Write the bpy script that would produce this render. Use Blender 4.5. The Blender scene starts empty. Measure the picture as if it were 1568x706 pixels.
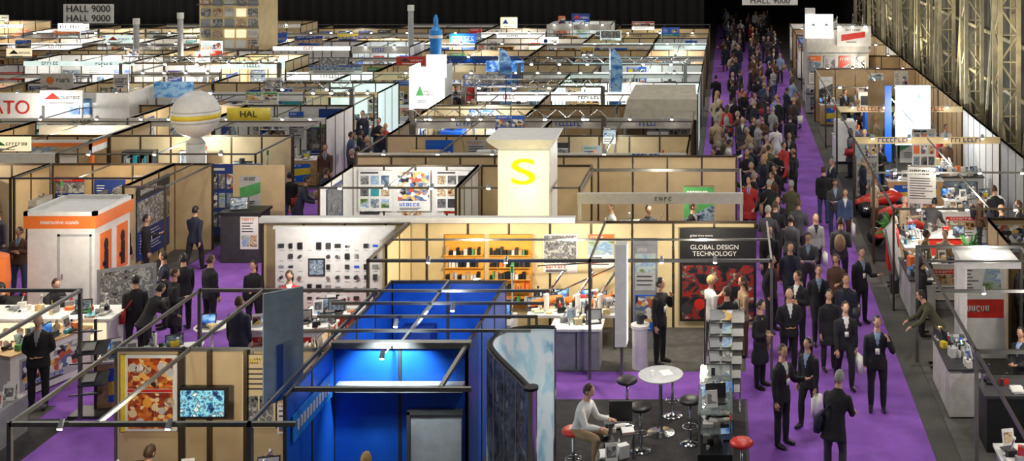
import bpy, math, random
import numpy as np
from mathutils import Vector, Matrix
R=random.Random(23)
SC=bpy.context.scene
try:
    SC.view_settings.view_transform='Standard'
    SC.view_settings.look='None'
except Exception: pass

# ------------------------------------------------------------ materials
def base_mat(name):
    m=bpy.data.materials.new(name); m.use_nodes=True
    nt=m.node_tree; b=nt.nodes['Principled BSDF']
    return m,nt,b
def nosample(m):
    try: m.cycles.emission_sampling='NONE'
    except Exception: pass
def M(name,col,rough=.6,metal=0.,emit=0.,var=.12,ns=6.,alpha=1.):
    m,nt,b=base_mat(name)
    c=tuple(col)+(1,)
    g=nt.nodes.new('ShaderNodeNewGeometry'); n=nt.nodes.new('ShaderNodeTexNoise'); n.inputs['Scale'].default_value=ns
    n.inputs['Detail'].default_value=3
    nt.links.new(g.outputs['Position'],n.inputs['Vector'])
    mr=nt.nodes.new('ShaderNodeMapRange'); mr.inputs['From Min'].default_value=.3; mr.inputs['From Max'].default_value=.7
    mr.inputs['To Min'].default_value=1-var; mr.inputs['To Max'].default_value=1+var
    nt.links.new(n.outputs['Fac'],mr.inputs['Value'])
    h=nt.nodes.new('ShaderNodeHueSaturation'); h.inputs['Color'].default_value=c
    nt.links.new(mr.outputs['Result'],h.inputs['Value'])
    nt.links.new(h.outputs['Color'],b.inputs['Base Color'])
    b.inputs['Roughness'].default_value=rough; b.inputs['Metallic'].default_value=metal
    if emit>0:
        b.inputs['Emission Color'].default_value=c; b.inputs['Emission Strength'].default_value=emit; nosample(m)
    if alpha<1: b.inputs['Alpha'].default_value=alpha
    return m
def PM(name,cols,scale=(3,3,3),kind='v',emit=0.,rough=.4,rand=1.,dist=0.):
    m,nt,b=base_mat(name)
    g=nt.nodes.new('ShaderNodeNewGeometry'); mp=nt.nodes.new('ShaderNodeMapping'); mp.inputs['Scale'].default_value=scale
    nt.links.new(g.outputs['Position'],mp.inputs['Vector'])
    cr=nt.nodes.new('ShaderNodeValToRGB'); e=cr.color_ramp
    if kind=='v':
        t=nt.nodes.new('ShaderNodeTexVoronoi'); t.inputs['Scale'].default_value=1; t.inputs['Randomness'].default_value=rand
        s=nt.nodes.new('ShaderNodeSeparateColor'); nt.links.new(mp.outputs['Vector'],t.inputs['Vector']); nt.links.new(t.outputs['Color'],s.inputs['Color'])
        src=s.outputs['Red']; e.interpolation='CONSTANT'; lo,hi=0.,1.
    else:
        t=nt.nodes.new('ShaderNodeTexNoise'); t.inputs['Scale'].default_value=1; t.inputs['Detail'].default_value=5
        t.inputs['Distortion'].default_value=dist
        nt.links.new(mp.outputs['Vector'],t.inputs['Vector']); src=t.outputs['Fac']; lo,hi=.33,.66
        e.interpolation='LINEAR' if kind=='n' else 'CONSTANT'
    k=len(cols)
    while len(e.elements)<k: e.elements.new(.5)
    for i,c in enumerate(cols):
        e.elements[i].position=lo+(hi-lo)*i/(k if kind!='n' else k-1); e.elements[i].color=tuple(c)+(1,)
    nt.links.new(src,cr.inputs['Fac']); nt.links.new(cr.outputs['Color'],b.inputs['Base Color'])
    b.inputs['Roughness'].default_value=rough
    if emit>0:
        nt.links.new(cr.outputs['Color'],b.inputs['Emission Color']); b.inputs['Emission Strength'].default_value=emit; nosample(m)
    return m

BEIGE=M('beige_panel',(.62,.47,.27),.5,var=.1,ns=2)
BEIGE2=M('tan_panel',(.46,.32,.17),.55,var=.12,ns=2)
CREAM=M('cream_panel',(.8,.65,.37),.5,var=.08,ns=2)
WHITE=M('white_panel',(.8,.8,.78),.45,var=.06)
OFFW=M('off_white',(.6,.59,.55),.5,var=.12)
GREY=M('grey_panel',(.28,.29,.31),.5,var=.12)
LGREY=M('light_grey',(.46,.47,.48),.5,var=.1)
DGREY=M('charcoal',(.04,.04,.045),.5,var=.2)
ALU=M('aluminium_profile',(.2,.2,.19),.35,metal=.6,var=.1)
BRZ=M('bronze_profile',(.09,.065,.04),.4,metal=.5,var=.1)
CHROME=M('chrome',(.75,.76,.78),.15,metal=1,var=.03)
BLACK=M('black_satin',(.012,.012,.014),.45,var=.2)
PURP=M('purple_carpet',(.24,.085,.46),.95,var=.16,ns=2.2)
CGREY=M('grey_carpet',(.1,.095,.09),.95,var=.2,ns=5)
CDARK=M('dark_carpet',(.035,.033,.035),.95,var=.25,ns=5)
CRED=M('red_carpet',(.45,.03,.02),.9,var=.1)
CBLUE=M('blue_carpet',(.03,.08,.3),.9,var=.1)
CONC=M('concrete_floor',(.07,.066,.06),.8,var=.3,ns=1)
BLUE=M('blue_laminate',(.012,.125,.68),.35,var=.1,ns=2)
BLUEL=M('light_blue_laminate',(.03,.3,.85),.35,var=.08)
NAVY=M('navy_laminate',(.02,.05,.25),.4)
ORANGE=M('orange_laminate',(.85,.2,.04),.4,var=.05)
AMBER=M('amber_board',(.85,.38,.05),.45,var=.08)
RED=M('red_laminate',(.6,.03,.02),.35)
YEL=M('yellow_laminate',(.8,.62,.05),.4)
GREEN=M('green_laminate',(.08,.33,.1),.5)
TEAL=M('teal_laminate',(.04,.3,.36),.5)
WOOD=M('light_wood',(.56,.37,.18),.4,var=.2,ns=12)
CLOTHW=M('canvas',(.5,.47,.38),.9,var=.12,ns=4)
LEAF=M('leaf_green',(.04,.16,.03),.6,var=.4)
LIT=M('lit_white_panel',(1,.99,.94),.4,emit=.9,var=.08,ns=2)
LITW=M('lit_warm_panel',(1,.86,.56),.4,emit=.75,var=.12,ns=1.5)
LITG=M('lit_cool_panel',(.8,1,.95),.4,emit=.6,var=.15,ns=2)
LITY=M('lit_yellow',(1,.75,.02),.4,emit=.6,var=.02)
BULB=M('lamp_lens',(1,.95,.82),.3,emit=22,var=0)
GLASS=M('smoked_glass',(.25,.3,.3),.08,var=.05,alpha=.3)
CURT=M('black_curtain',(.004,.004,.005),.95,var=.3,ns=3)
STEEL=M('painted_steel',(.48,.43,.28),.6,var=.3,ns=2)
WALLD=M('hall_side_cladding',(.08,.075,.06),.8,var=.35,ns=1.2)
INK=M('print_ink',(.03,.03,.04),.5)
MUTE=[WHITE,WHITE,OFFW,OFFW,LGREY,GREY,DGREY,BLACK,BLACK,CHROME,CHROME,WOOD,CREAM,DGREY,GREY,WHITE]
ACC=[RED,ORANGE,BLUE,BLUEL,YEL,GREEN,TEAL,AMBER,NAVY]
def pal(): return R.choice(ACC) if R.random()<.17 else R.choice(MUTE)
P_FOOD=PM('food_picture',[(.25,.03,.01),(.6,.14,.02),(.9,.5,.12),(.45,.07,.01),(.9,.7,.35),(.3,.06,.02),(.7,.2,.03)],(13,13,17),'v')
P_DARK=PM('machine_photo_dark',[(.01,.01,.015),(.015,.015,.02),(.03,.03,.035),(.4,.02,.01),(.04,.04,.05),(.55,.4,.3)],(4,4,5),'n',dist=.3)
P_PH1=PM('photo_cool',[(.02,.03,.05),(.1,.16,.25),(.35,.45,.55),(.08,.1,.13),(.75,.8,.82)],(5,5,6),'n',dist=.2)
P_PH2=PM('photo_warm',[(.05,.02,.01),(.4,.2,.08),(.75,.6,.4),(.2,.1,.05),(.85,.8,.7)],(6,6,7),'n',dist=.2)
P_PH3=PM('photo_metal',[(.02,.02,.02),(.3,.3,.3),(.08,.08,.09),(.6,.6,.58),(.15,.15,.15)],(8,8,8),'n',dist=.3)
P_PH4=PM('photo_landscape',[(.05,.12,.04),(.2,.3,.1),(.5,.6,.6),(.2,.35,.6),(.8,.85,.9)],(2.5,2.5,5),'n',dist=.1)
P_PH5=PM('photo_montage',[(.02,.02,.03),(.5,.1,.05),(.7,.7,.68),(.1,.15,.3),(.75,.5,.15),(.3,.3,.3),(.85,.85,.82)],(9,9,11),'v')
P_BLU=PM('blue_poster',[(.02,.08,.35),(.04,.22,.6),(.35,.6,.85),(.02,.1,.4)],(2,2,3),'n')
P_SKY=PM('ice_graphic',[(.25,.5,.7),(.75,.88,.93),(.88,.93,.95),(.5,.75,.88),(.9,.95,.97)],(2.6,2.6,1.2),'n',emit=.15,dist=.4)
P_PHO=PM('photo_mural',[(.015,.015,.02),(.06,.06,.07),(.2,.2,.21),(.04,.05,.07),(.4,.4,.4)],(4,4,4),'n',dist=.3)
P_SCR=PM('screen_picture',[(.005,.01,.03),(.02,.08,.2),(.2,.5,.55),(.01,.04,.12),(.6,.75,.6)],(8,8,9),'n',emit=1.1)
P_SCB=PM('blue_screen',[(.01,.03,.15),(.04,.2,.6),(.4,.65,.9)],(5,5,6),'n',emit=.8)
PHS=[P_PH1,P_PH2,P_PH3,P_PH4,P_PH5,P_PH3,P_PHO,P_PH5]

# ------------------------------------------------------------ mesh builder
class MB:
    def __init__(s): s.v=[];s.f=[];s.m=[];s.mats=[]
    def mi(s,mat):
        if mat not in s.mats: s.mats.append(mat)
        return s.mats.index(mat)
    def add(s,vs,fs,mat):
        o=len(s.v); k=s.mi(mat); s.v+= [tuple(p) for p in vs]
        for f in fs: s.f.append(tuple(i+o for i in f)); s.m.append(k)
    def box(s,x0,x1,y0,y1,z0,z1,mat):
        s.add([(x0,y0,z0),(x1,y0,z0),(x1,y1,z0),(x0,y1,z0),(x0,y0,z1),(x1,y0,z1),(x1,y1,z1),(x0,y1,z1)],
              [(0,3,2,1),(4,5,6,7),(0,1,5,4),(1,2,6,5),(2,3,7,6),(3,0,4,7)],mat)
    def rbox(s,c,sx,sy,sz,ang,mat,tilt=0):
        m=Matrix.Translation(c)@Matrix.Rotation(ang,4,'Z')@Matrix.Rotation(tilt,4,'X')
        vs=[m@Vector((a*sx/2,b*sy/2,d*sz/2)) for d in(-1,1) for a,b in((-1,-1),(1,-1),(1,1),(-1,1))]
        s.add(vs,[(0,3,2,1),(4,5,6,7),(0,1,5,4),(1,2,6,5),(2,3,7,6),(3,0,4,7)],mat)
    def cyl(s,p,q,r,mat,n=8,r2=None):
        p=Vector(p);q=Vector(q); d=(q-p).normalized(); r2=r if r2 is None else r2
        a=d.orthogonal().normalized(); b=d.cross(a)
        vs=[]
        for c,rr in((p,r),(q,r2)):
            for i in range(n):
                t=2*math.pi*i/n; vs.append(c+a*math.cos(t)*rr+b*math.sin(t)*rr)
        fs=[(i,(i+1)%n,(i+1)%n+n,i+n) for i in range(n)]+[tuple(range(n))[::-1],tuple(range(n,2*n))]
        s.add(vs,fs,mat)
    def rev(s,c,prof,mat,n=20):
        vs=[];k=len(prof)
        for r,z in prof:
            for i in range(n):
                t=2*math.pi*i/n; vs.append((c[0]+r*math.cos(t),c[1]+r*math.sin(t),c[2]+z))
        fs=[(j*n+i,j*n+(i+1)%n,(j+1)*n+(i+1)%n,(j+1)*n+i) for j in range(k-1) for i in range(n)]
        fs+=[tuple(range(n))[::-1],tuple(range((k-1)*n,k*n))]
        s.add(vs,fs,mat)
    def sph(s,c,rx,ry,rz,mat,n=12,k=8,fr=None):
        prof=[(math.sin(math.pi*(j+.02)/(k+.04)),-math.cos(math.pi*(j+.02)/(k+.04))) for j in range(k+1)]
        vs=[];c=Vector(c)
        for r,z in prof:
            for i in range(n):
                t=2*math.pi*i/n; p=Vector((r*math.cos(t)*rx,r*math.sin(t)*ry,z*rz))
                vs.append(c+(fr@p if fr else p))
        fs=[(j*n+i,j*n+(i+1)%n,(j+1)*n+(i+1)%n,(j+1)*n+i) for j in range(k) for i in range(n)]
        fs+=[tuple(range(n))[::-1],tuple(range(k*n,(k+1)*n))]
        s.add(vs,fs,mat)
    def loft(s,rings,mat,n=14):
        vs=[]
        for c,a,b in rings:
            for i in range(n):
                t=2*math.pi*i/n; vs.append(Vector(c)+a*math.cos(t)+b*math.sin(t))
        k=len(rings)
        fs=[(j*n+i,j*n+(i+1)%n,(j+1)*n+(i+1)%n,(j+1)*n+i) for j in range(k-1) for i in range(n)]
        fs+=[tuple(range(n))[::-1],tuple(range((k-1)*n,k*n))]
        s.add(vs,fs,mat)
    def mesh(s,name,smooth=False):
        me=bpy.data.meshes.new(name); me.from_pydata(s.v,[],s.f)
        for m in s.mats: me.materials.append(m)
        me.polygons.foreach_set('material_index',s.m)
        if smooth: me.polygons.foreach_set('use_smooth',[True]*len(s.f))
        me.update(); return me
    def obj(s,name,smooth=False,center=True):
        off=(0,0,0)
        if center and s.v:
            a=np.array(s.v); lo=a.min(0);hi=a.max(0); off=((lo[0]+hi[0])/2,(lo[1]+hi[1])/2,lo[2])
            s.v=[(p[0]-off[0],p[1]-off[1],p[2]-off[2]) for p in s.v]
        return put(name,s.mesh(name,smooth),off)
def put(name,me,loc,rot=0,scale=1):
    o=bpy.data.objects.new(name,me); SC.collection.objects.link(o); o.location=loc; o.rotation_euler=(0,0,rot)
    if scale!=1: o.scale=(scale,)*3
    return o
def text(s,loc,size,mat,par=None,rotz=0,align='CENTER',sx=1):
    c=bpy.data.curves.new('lettering','FONT'); c.body=s; c.size=size; c.extrude=.006; c.align_x=align; c.align_y='CENTER'
    c.materials.append(mat); o=bpy.data.objects.new('lettering',c); SC.collection.objects.link(o)
    if par:
        pl=Vector(par.location); o.parent=par; loc=Vector(loc)-pl
    o.location=loc; o.rotation_euler=(math.pi/2,0,rotz); o.scale=(sx,1,1); return o
def light(kind,name,loc,power,col=(1,.95,.85),size=.3,rot=(0,0,0),spot=1.2):
    l=bpy.data.lights.new(name,kind); l.energy=power; l.color=col
    if kind=='AREA': l.size=size
    elif kind=='SPOT': l.spot_size=spot; l.spot_blend=.6; l.shadow_soft_size=size
    else: l.shadow_soft_size=size
    o=bpy.data.objects.new(name,l); SC.collection.objects.link(o); o.location=loc; o.rotation_euler=rot; return o
# printed poster with layout: flat sheet, picture(s), heading, text lines, logo
def poster(b,a0,z0,w,h,c,s,axis='x',style=None,bg=None,acc=None):
    st=R.choice([0,0,1,1,2,3,3,4,5,6,6]) if style is None else style
    def pt(p,z,off): return (p,c+s*off,z) if axis=='x' else (c+s*off,p,z)
    def q(u0,u1,v0,v1,off,m): b.add([pt(a0+w*u,z0+h*v,off) for u,v in((u0,v0),(u1,v0),(u1,v1),(u0,v1))],[(0,1,2,3)],m)
    def poly(P,off,m): b.add([pt(a0+w*u,z0+h*v,off) for u,v in P],[tuple(range(len(P)))],m)
    def disc(u,v,r,off,m): b.add([pt(a0+w*u+r*math.cos(t*math.pi/7),z0+h*v+r*math.sin(t*math.pi/7),off) for t in range(14)],[tuple(range(14))],m)
    def lines(u0,u1,v0,v1,m):
        n=max(2,int((v1-v0)*h/.07))
        for i in range(n):
            v=v1-(v1-v0)*(i+.5)/n; q(u0,u0+(u1-u0)*R.uniform(.55,1),v-.012/h,v+.012/h,.009,m)
    def word(u0,u1,v0,v1,off,m):
        n=R.randint(4,8); st_=(u1-u0)/n
        for i in range(n):
            u=u0+i*st_; k=R.random(); q(u,u+st_*.25,v0,v1,off,m)
            if k<.7: q(u,u+st_*.75,v1-(v1-v0)*.22,v1,off,m)
            if k>.3: q(u,u+st_*.75,v0,v0+(v1-v0)*.22,off,m)
            if k>.5: q(u+st_*.5,u+st_*.75,v0,v1,off,m)
    acc=acc or R.choice([NAVY,RED,BLUE,ORANGE,DGREY,TEAL,GREEN,NAVY,YEL,RED]); bg=bg or R.choice([WHITE,WHITE,OFFW,WHITE,NAVY,DGREY,BLUE,LGREY])
    ink=INK if bg in(WHITE,OFFW,CREAM,YEL,LIT,LGREY,LITW,LITG) else WHITE
    if acc is bg: acc=WHITE
    if axis=='x': b.box(a0,a0+w,min(c,c+s*.005),max(c,c+s*.005),z0,z0+h,bg)
    else: b.box(min(c,c+s*.005),max(c,c+s*.005),a0,a0+w,z0,z0+h,bg)
    if st==0:
        q(.03,.97,.25,.97,.008,R.choice(PHS)); word(.08,.7,.12,.2,.009,acc); lines(.08,.9,.02,.09,ink)
    elif st==1:
        word(.08,.8,.88,.95,.009,acc); lines(.08,.92,.5,.84,ink); q(.08,.48,.08,.44,.009,R.choice(PHS)); q(.53,.93,.08,.44,.009,R.choice(PHS))
    elif st==2:
        k=R.random()
        if k<.25: disc(.3,.6,min(w,h)*.22,.009,acc); word(.5,.92,.5,.7,.009,ink)
        elif k<.5: poly([(.1,.4),(.3,.85),(.5,.4)],.009,acc); word(.5,.95,.42,.62,.009,ink)
        elif k<.75: word(.08,.92,.4,.75,.009,acc); q(.08,.92,.28,.33,.009,ink)
        else: poly([(0,.2),(1,.45),(1,.8),(0,.6)],.009,acc); word(.2,.8,.85,.95,.01,ink)
        lines(.2,.8,.08,.2,ink)
    elif st==3:
        q(0,1,.82,1,.008,acc); word(.1,.6,.87,.95,.011,WHITE); q(0,1,.4,.8,.008,R.choice(PHS)); lines(.08,.9,.08,.36,ink)
    elif st==4:
        for i in range(3):
            for j in range(3): q(.06+.31*i,.31+.31*i,.08+.29*j,.3+.29*j,.009,R.choice(PHS+[acc]))
        q(.06,.6,.93,.97,.009,ink)
    elif st==5:
        q(0,1,0,.3,.008,acc); poly([(.5,.4),(.95,.45),(.9,.9),(.6,.8)],.009,R.choice(PHS)); lines(.08,.45,.4,.9,ink); word(.1,.7,.1,.2,.011,WHITE)
    else:
        q(0,1,0,1,.006,R.choice(PHS)); poly([(0,.55),(1,.75),(1,1),(0,1)],.009,acc); word(.1,.8,.84,.94,.011,WHITE); q(.1,.9,.1,.3,.009,bg); lines(.15,.85,.12,.28,ink)

# ------------------------------------------------------------ hall shell
b=MB(); b.box(-68,9.8,4,104,-.2,0,CONC); b.obj('floor')
b=MB(); b.box(-68,9.8,103.7,104,0,16,CURT); b.obj('wall_back')
b=MB(); b.box(-68.3,-68,4,104,0,16,CURT); b.obj('wall_left')
b=MB(); b.box(9.8,10.1,4,104,0,16,WALLD)
for z in(3.4,5.2,7.0,9.): b.box(9.7,9.8,4,104,z,z+.12,STEEL)
b.obj('wall_right')
b=MB(); b.box(-68,9.8,4,104,16,16.2,CURT); b.obj('ceiling')
b=MB(); n=260; vs=[];x0,x1=-66,-1.7
for i in range(n+1):
    x=x0+(x1-x0)*i/n; y=77+.12*math.sin(i*2.1); vs+=[(x,y,0),(x,y,15)]
b.add(vs,[(2*i,2*i+2,2*i+3,2*i+1) for i in range(n)],CURT); b.obj('black_drape')
def carpet(x0,x1,y0,y1,mat,name,z=.012):
    b=MB(); b.box(x0,x1,y0,y1,0.001,z,mat); return b.obj(name)
carpet(.35,3.65,8,34.6,PURP,'aisle_carpet')
carpet(-1.05,3.65,34.6,102,PURP,'aisle_carpet')
carpet(-13.2,-10.25,14,22.6,PURP,'aisle_carpet')
carpet(-20,-8.2,22.6,26.4,PURP,'aisle_carpet',.010)
carpet(-3.9,.35,22.9,24.3,PURP,'aisle_carpet')
carpet(-14.9,-10.9,26.4,50,PURP,'aisle_carpet',.008)
carpet(-28,-14.9,29.2,31.4,PURP,'aisle_carpet',.009)
for i,y in enumerate([17,22,27.5,33,38.5,44,49.5,55,61,67,74,82]):
    b=MB(); xc=9.25
    for dx in(-.3,.3):
        for dy in(-.4,.4): b.box(xc+dx-.07,xc+dx+.07,y+dy-.07,y+dy+.07,0,15.8,STEEL)
    z=.3;k=0
    while z<15:
        s=1 if k%2 else -1
        b.cyl((xc-.3,y-.4*s,z),(xc-.3,y+.4*s,z+.9),.035,STEEL,5)
        b.cyl((xc-.3*s,y-.4,z),(xc+.3*s,y-.4,z+.9),.035,STEEL,5)
        b.cyl((xc-.3,y-.4,z),(xc+.3,y-.4,z),.03,STEEL,5)
        z+=.9;k+=1
    b.cyl((xc-.2,y,9.5),(xc+.3,y+4.8,.6),.07,STEEL,6)
    b.cyl((xc+.1,y,.6),(xc+.3,y+4.8,9.5),.06,STEEL,6)
    b.obj('lattice_column')

# ------------------------------------------------------------ booths
def spot_fix(b,x,y,z,r=.032):
    b.cyl((x,y,z),(x,y-.16,z+.06),.01,ALU,5)
    b.cyl((x,y-.14,z+.1),(x,y-.21,z-.01),r,GREY,8,r*1.4)
    b.cyl((x,y-.21,z-.011),(x,y-.215,z-.018),r*1.1,BULB,8)
def panelrun(b,axis,c,a0,a1,wall,h=2.5,prof=BRZ,lo=.02):
    n=max(1,round(abs(a1-a0))); st=(a1-a0)/n
    for i in range(n):
        p,q=a0+i*st+.03,a0+(i+1)*st-.03
        if axis=='x': b.box(p,q,c-.012,c+.012,lo,h-.06,wall)
        else: b.box(c-.012,c+.012,p,q,lo,h-.06,wall)
    for i in range(n+1):
        p=a0+i*st
        if axis=='x': b.box(p-.022,p+.022,c-.022,c+.022,0,h,prof)
        else: b.box(c-.022,c+.022,p-.022,p+.022,0,h,prof)
    if axis=='x': b.box(a0,a1,c-.02,c+.02,h-.06,h,prof)
    else: b.box(c-.02,c+.02,a0,a1,h-.06,h,prof)
def booth(x0,x1,yb,yf,wall=BEIGE,left=True,right=True,back=True,fascia=None,carp=CGREY,h=2.5,prof=BRZ,posters=0,spots=0,mid=True,fh=.3,name='exhibition_booth'):
    b=MB(); ya,yc=min(yb,yf),max(yb,yf)
    if carp: b.box(x0+.02,x1-.02,ya+.02,yc-.02,.001,.02,carp)
    if back: panelrun(b,'x',yb,x0,x1,wall,h,prof)
    if left: panelrun(b,'y',x0,ya,yc,wall,h,prof)
    if right: panelrun(b,'y',x1,ya,yc,wall,h,prof)
    for x in(x0,x1):
        for y in (ya,yc): b.box(x-.025,x+.025,y-.025,y+.025,0,h,prof)
        b.box(x-.02,x+.02,ya,yc,h-.05,h,ALU)
    b.box(x0,x1,yf-.02,yf+.02,h-.05,h,ALU)
    if mid:
        n=max(1,int((x1-x0)//3))
        for i in range(1,n+1):
            x=x0+(x1-x0)*i/(n+1); b.box(x-.015,x+.015,ya,yc,h-.04,h,ALU)
    w=(x1-x0); s=-1 if yf<yb else 1
    if fascia:
        b.box(x0,x1,yf-.03-(0.02 if yf<yb else -.02),yf+.01,h-fh,h+.01,fascia)
        if yf<yb:
            k=max(1,int(w/2.2)); c=R.choice([NAVY,RED,INK,BLUE,INK]) if fascia in(WHITE,LIT,CREAM,OFFW,LITG) else WHITE
            for i in range(k):
                u=x0+w*(i+.5)/k-.4; hh=R.choice([.1,.14]) if fh<.3 else R.choice([.12,.18])
                for j in range(R.randint(4,8)):
                    b.box(u+j*.13,u+j*.13+.03,yf-.056,yf-.05,h-fh*.75,h-fh*.75+hh,c)
                    if R.random()<.6: b.box(u+j*.13,u+j*.13+.1,yf-.056,yf-.05,h-fh*.75,h-fh*.75+.03,c)
                    if R.random()<.6: b.box(u+j*.13,u+j*.13+.1,yf-.056,yf-.05,h-fh*.75+hh-.03,h-fh*.75+hh,c)
    nP=int(posters); slots=list(range(int(w))); R.shuffle(slots)
    if back:
        for i in slots[:nP]:
            pw=R.uniform(.55,.95); ph=R.uniform(.6,1.4); cx=x0+.5+i*w/int(w); zt=R.uniform(2.,2.4)
            poster(b,cx-pw/2,zt-ph,pw,ph,yb+s*.03,s)
    if left and nP>1 and yf<yb: poster(b,ya+.5,1.1,1.2,1.2,x0+.03,1,'y')
    for i in range(spots): spot_fix(b,x0+w*(i+.5)/spots,yf+.05,h,.06 if yb>48 else .045)
    return b.obj(name)

# ------------------------------------------------------------ reusable props
def clutter(b,x0,x1,y0,y1,z,n,hmax=.3,pals=None):
    for i in range(n):
        x=R.uniform(x0+.08,x1-.08);y=R.uniform(y0+.06,y1-.06);c=R.choice(pals) if pals else pal();k=R.random();h=R.uniform(.04,hmax)*R.uniform(.5,1);w=R.uniform(.03,.1)
        if k<.25: b.rbox((x,y,z+h/2),w*2,w*1.5,h,R.uniform(-.6,.6),c)
        elif k<.5:
            b.cyl((x,y,z),(x,y,z+h*.7),w*.5,c,9,w*.5); b.cyl((x,y,z+h*.7),(x,y,z+h),w*.3,pal(),8,w*.15)
        elif k<.62: b.cyl((x-w,y,z+w*.5),(x+w,y+w*.6,z+w*.5),w*.45,c,9); b.cyl((x+w,y+w*.6,z+w*.5),(x+w*1.5,y+w*.9,z+w*.5),w*.2,CHROME,7)
        elif k<.74:
            for j in range(3): b.rbox((x,y,z+.008+j*.014),.21,.3,.012,R.uniform(-.3,.3)+j*.1,R.choice([WHITE,WHITE,OFFW,pal()]))
        elif k<.88:
            b.rbox((x,y,z+.06),.16,.1,.12,.3,c); b.cyl((x,y,z+.12),(x+.05,y,z+.12+h),.014,CHROME,6); b.sph((x+.05,y,z+.12+h),.03,.03,.03,pal(),8,6)
        elif k<.95:
            b.rbox((x,y,z+.15),.2,.02,.28,.2,WHITE,-.25); b.rbox((x,y-.012,z+.16),.15,.004,.16,.2,R.choice(PHS),-.25)
        else:
            b.rbox((x,y,z+.012),.34,.24,.02,.2,DGREY); b.rbox((x,y+.12,z+.13),.34,.015,.23,.2,DGREY,-.2); b.rbox((x,y+.108,z+.13),.3,.006,.19,.2,R.choice([P_SCB,P_PH1,LGREY]),-.2)
def counter_mesh(i,w=1.8,d=.6,h=.95):
    b=MB(); c=[WHITE,OFFW,GREY,WOOD,DGREY,WHITE,CREAM,LGREY,WHITE,DGREY][i%10]
    b.box(-w/2,w/2,-d/2,d/2,.03,h-.04,c); b.box(-w/2-.03,w/2+.03,-d/2-.03,d/2+.03,h-.04,h,[WHITE,DGREY,WOOD][i%3])
    b.box(-w/2+.05,w/2-.05,-d/2+.03,d/2-.03,0,.04,BLACK)
    poster(b,-w/2+.2,.15,w-.4,h-.3,-d/2,-1,style=R.choice([0,2,3,5]))
    clutter(b,-w/2,w/2,-d/2,d/2,h,26,.4)
    return b.mesh('display_counter')
COUNT=[counter_mesh(i) for i in range(10)]
def shelf_mesh(i,w=1.,d=.38,h=2.05):
    b=MB(); c=[WHITE,WOOD,DGREY,LGREY][i%4]
    b.box(-w/2,-w/2+.03,-d/2,d/2,0,h,c); b.box(w/2-.03,w/2,-d/2,d/2,0,h,c); b.box(-w/2,w/2,d/2-.02,d/2,0,h,c)
    for k in range(6):
        z=.1+k*(h-.13)/5; b.box(-w/2,w/2,-d/2,d/2,z,z+.03,c)
        if k<5:
            x=-w/2+.06
            while x<w/2-.12:
                ww=R.uniform(.05,.12); hh=R.uniform(.1,.28)
                if R.random()<.6: b.box(x,x+ww,-d/2+.03,d/2-.08,z+.03,z+.03+hh,pal())
                else: b.cyl((x+ww/2,-d/4,z+.03),(x+ww/2,-d/4,z+.03+hh),ww*.45,pal(),8,ww*.3)
                x+=ww+.02
    return b.mesh('display_shelf')
SHELF=[shelf_mesh(i) for i in range(4)]
def banner_mesh(i):
    b=MB(); b.box(-.44,.44,-.12,.12,0,.08,CHROME); b.cyl((0,.05,.05),(0,.03,2.08),.014,CHROME,6)
    poster(b,-.42,.08,.84,2.0,0,-1,style=[0,1,2,3,4,5,6][i%7]); b.box(-.43,.43,-.02,.02,2.07,2.1,CHROME)
    return b.mesh('banner_stand')
BAN=[banner_mesh(i) for i in range(14)]
def machine_mesh(i):
    b=MB(); c=[WHITE,LGREY,OFFW,BLUE][i%4]
    b.box(-.6,.6,-.4,.4,.12,1.0,c); b.box(-.6,.2,-.38,.38,1.0,1.65,c); b.box(-.5,.1,-.39,-.36,1.08,1.5,GLASS if i%2 else DGREY)
    b.box(-.55,.55,-.41,-.4,.2,.5,GREY); b.box(.1,.5,-.41,-.4,.6,.9,DGREY)
    b.box(.28,.58,-.3,-.22,1.1,1.5,DGREY); b.box(.3,.56,-.31,-.3,1.16,1.46,P_SCB); b.cyl((.43,-.2,1),(.43,-.2,1.15),.03,DGREY)
    b.cyl((.5,.3,1),(.5,.3,1.9),.02,CHROME,6); b.cyl((.5,.3,1.9),(.5,.3,2.05),.04,[RED,GREEN,YEL,ORANGE][i%4],8)
    b.cyl((-.5,.1,1.7),(.1,.1,1.7),.05,CHROME,8); b.cyl((-.2,0,1.65),(-.2,0,1.85),.09,DGREY,10)
    for x in(-.5,.5):
        for y in(-.3,.3): b.cyl((x,y,0),(x,y,.12),.05,BLACK,6)
    clutter(b,.2,.6,-.1,.4,1.0,5,.2)
    return b.mesh('demonstration_machine')
MACH=[machine_mesh(i) for i in range(4)]
def stool_mesh(c):
    b=MB(); b.rev((0,0,0),[(.2,0),(.2,.02),(.05,.04),(.03,.06)],CHROME,16); b.cyl((0,0,.05),(0,0,.72),.025,CHROME,8)
    b.rev((0,0,.72),[(.03,0),(.16,.01),(.2,.04),(.2,.07),(.17,.1),(.05,.105)],c,18)
    for k in range(12):
        a=k*math.pi/6;a2=a+math.pi/6; b.cyl((.14*math.cos(a),.14*math.sin(a),.3),(.14*math.cos(a2),.14*math.sin(a2),.3),.01,CHROME,5)
    b.cyl((-.14,0,.3),(.14,0,.3),.008,CHROME,5)
    return b.mesh('bar_stool',True)
STB=stool_mesh(BLACK); STR=stool_mesh(RED)
def table_mesh(h,r):
    b=MB(); b.rev((0,0,0),[(.26,0),(.26,.015),(.06,.04),(.035,.08),(.035,h-.05),(.12,h-.03)],CHROME,18)
    b.rev((0,0,h-.03),[(r-.01,0),(r,.01),(r,.025),(r-.01,.03)],LGREY,28)
    b.rbox((.1,.05,h+.004),.2,.28,.006,.4,WHITE); b.cyl((-.15,-.1,h),(-.15,-.1,h+.1),.03,WHITE,9,.035)
    return b.mesh('high_table')
HT=table_mesh(1.1,.42)
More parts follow.
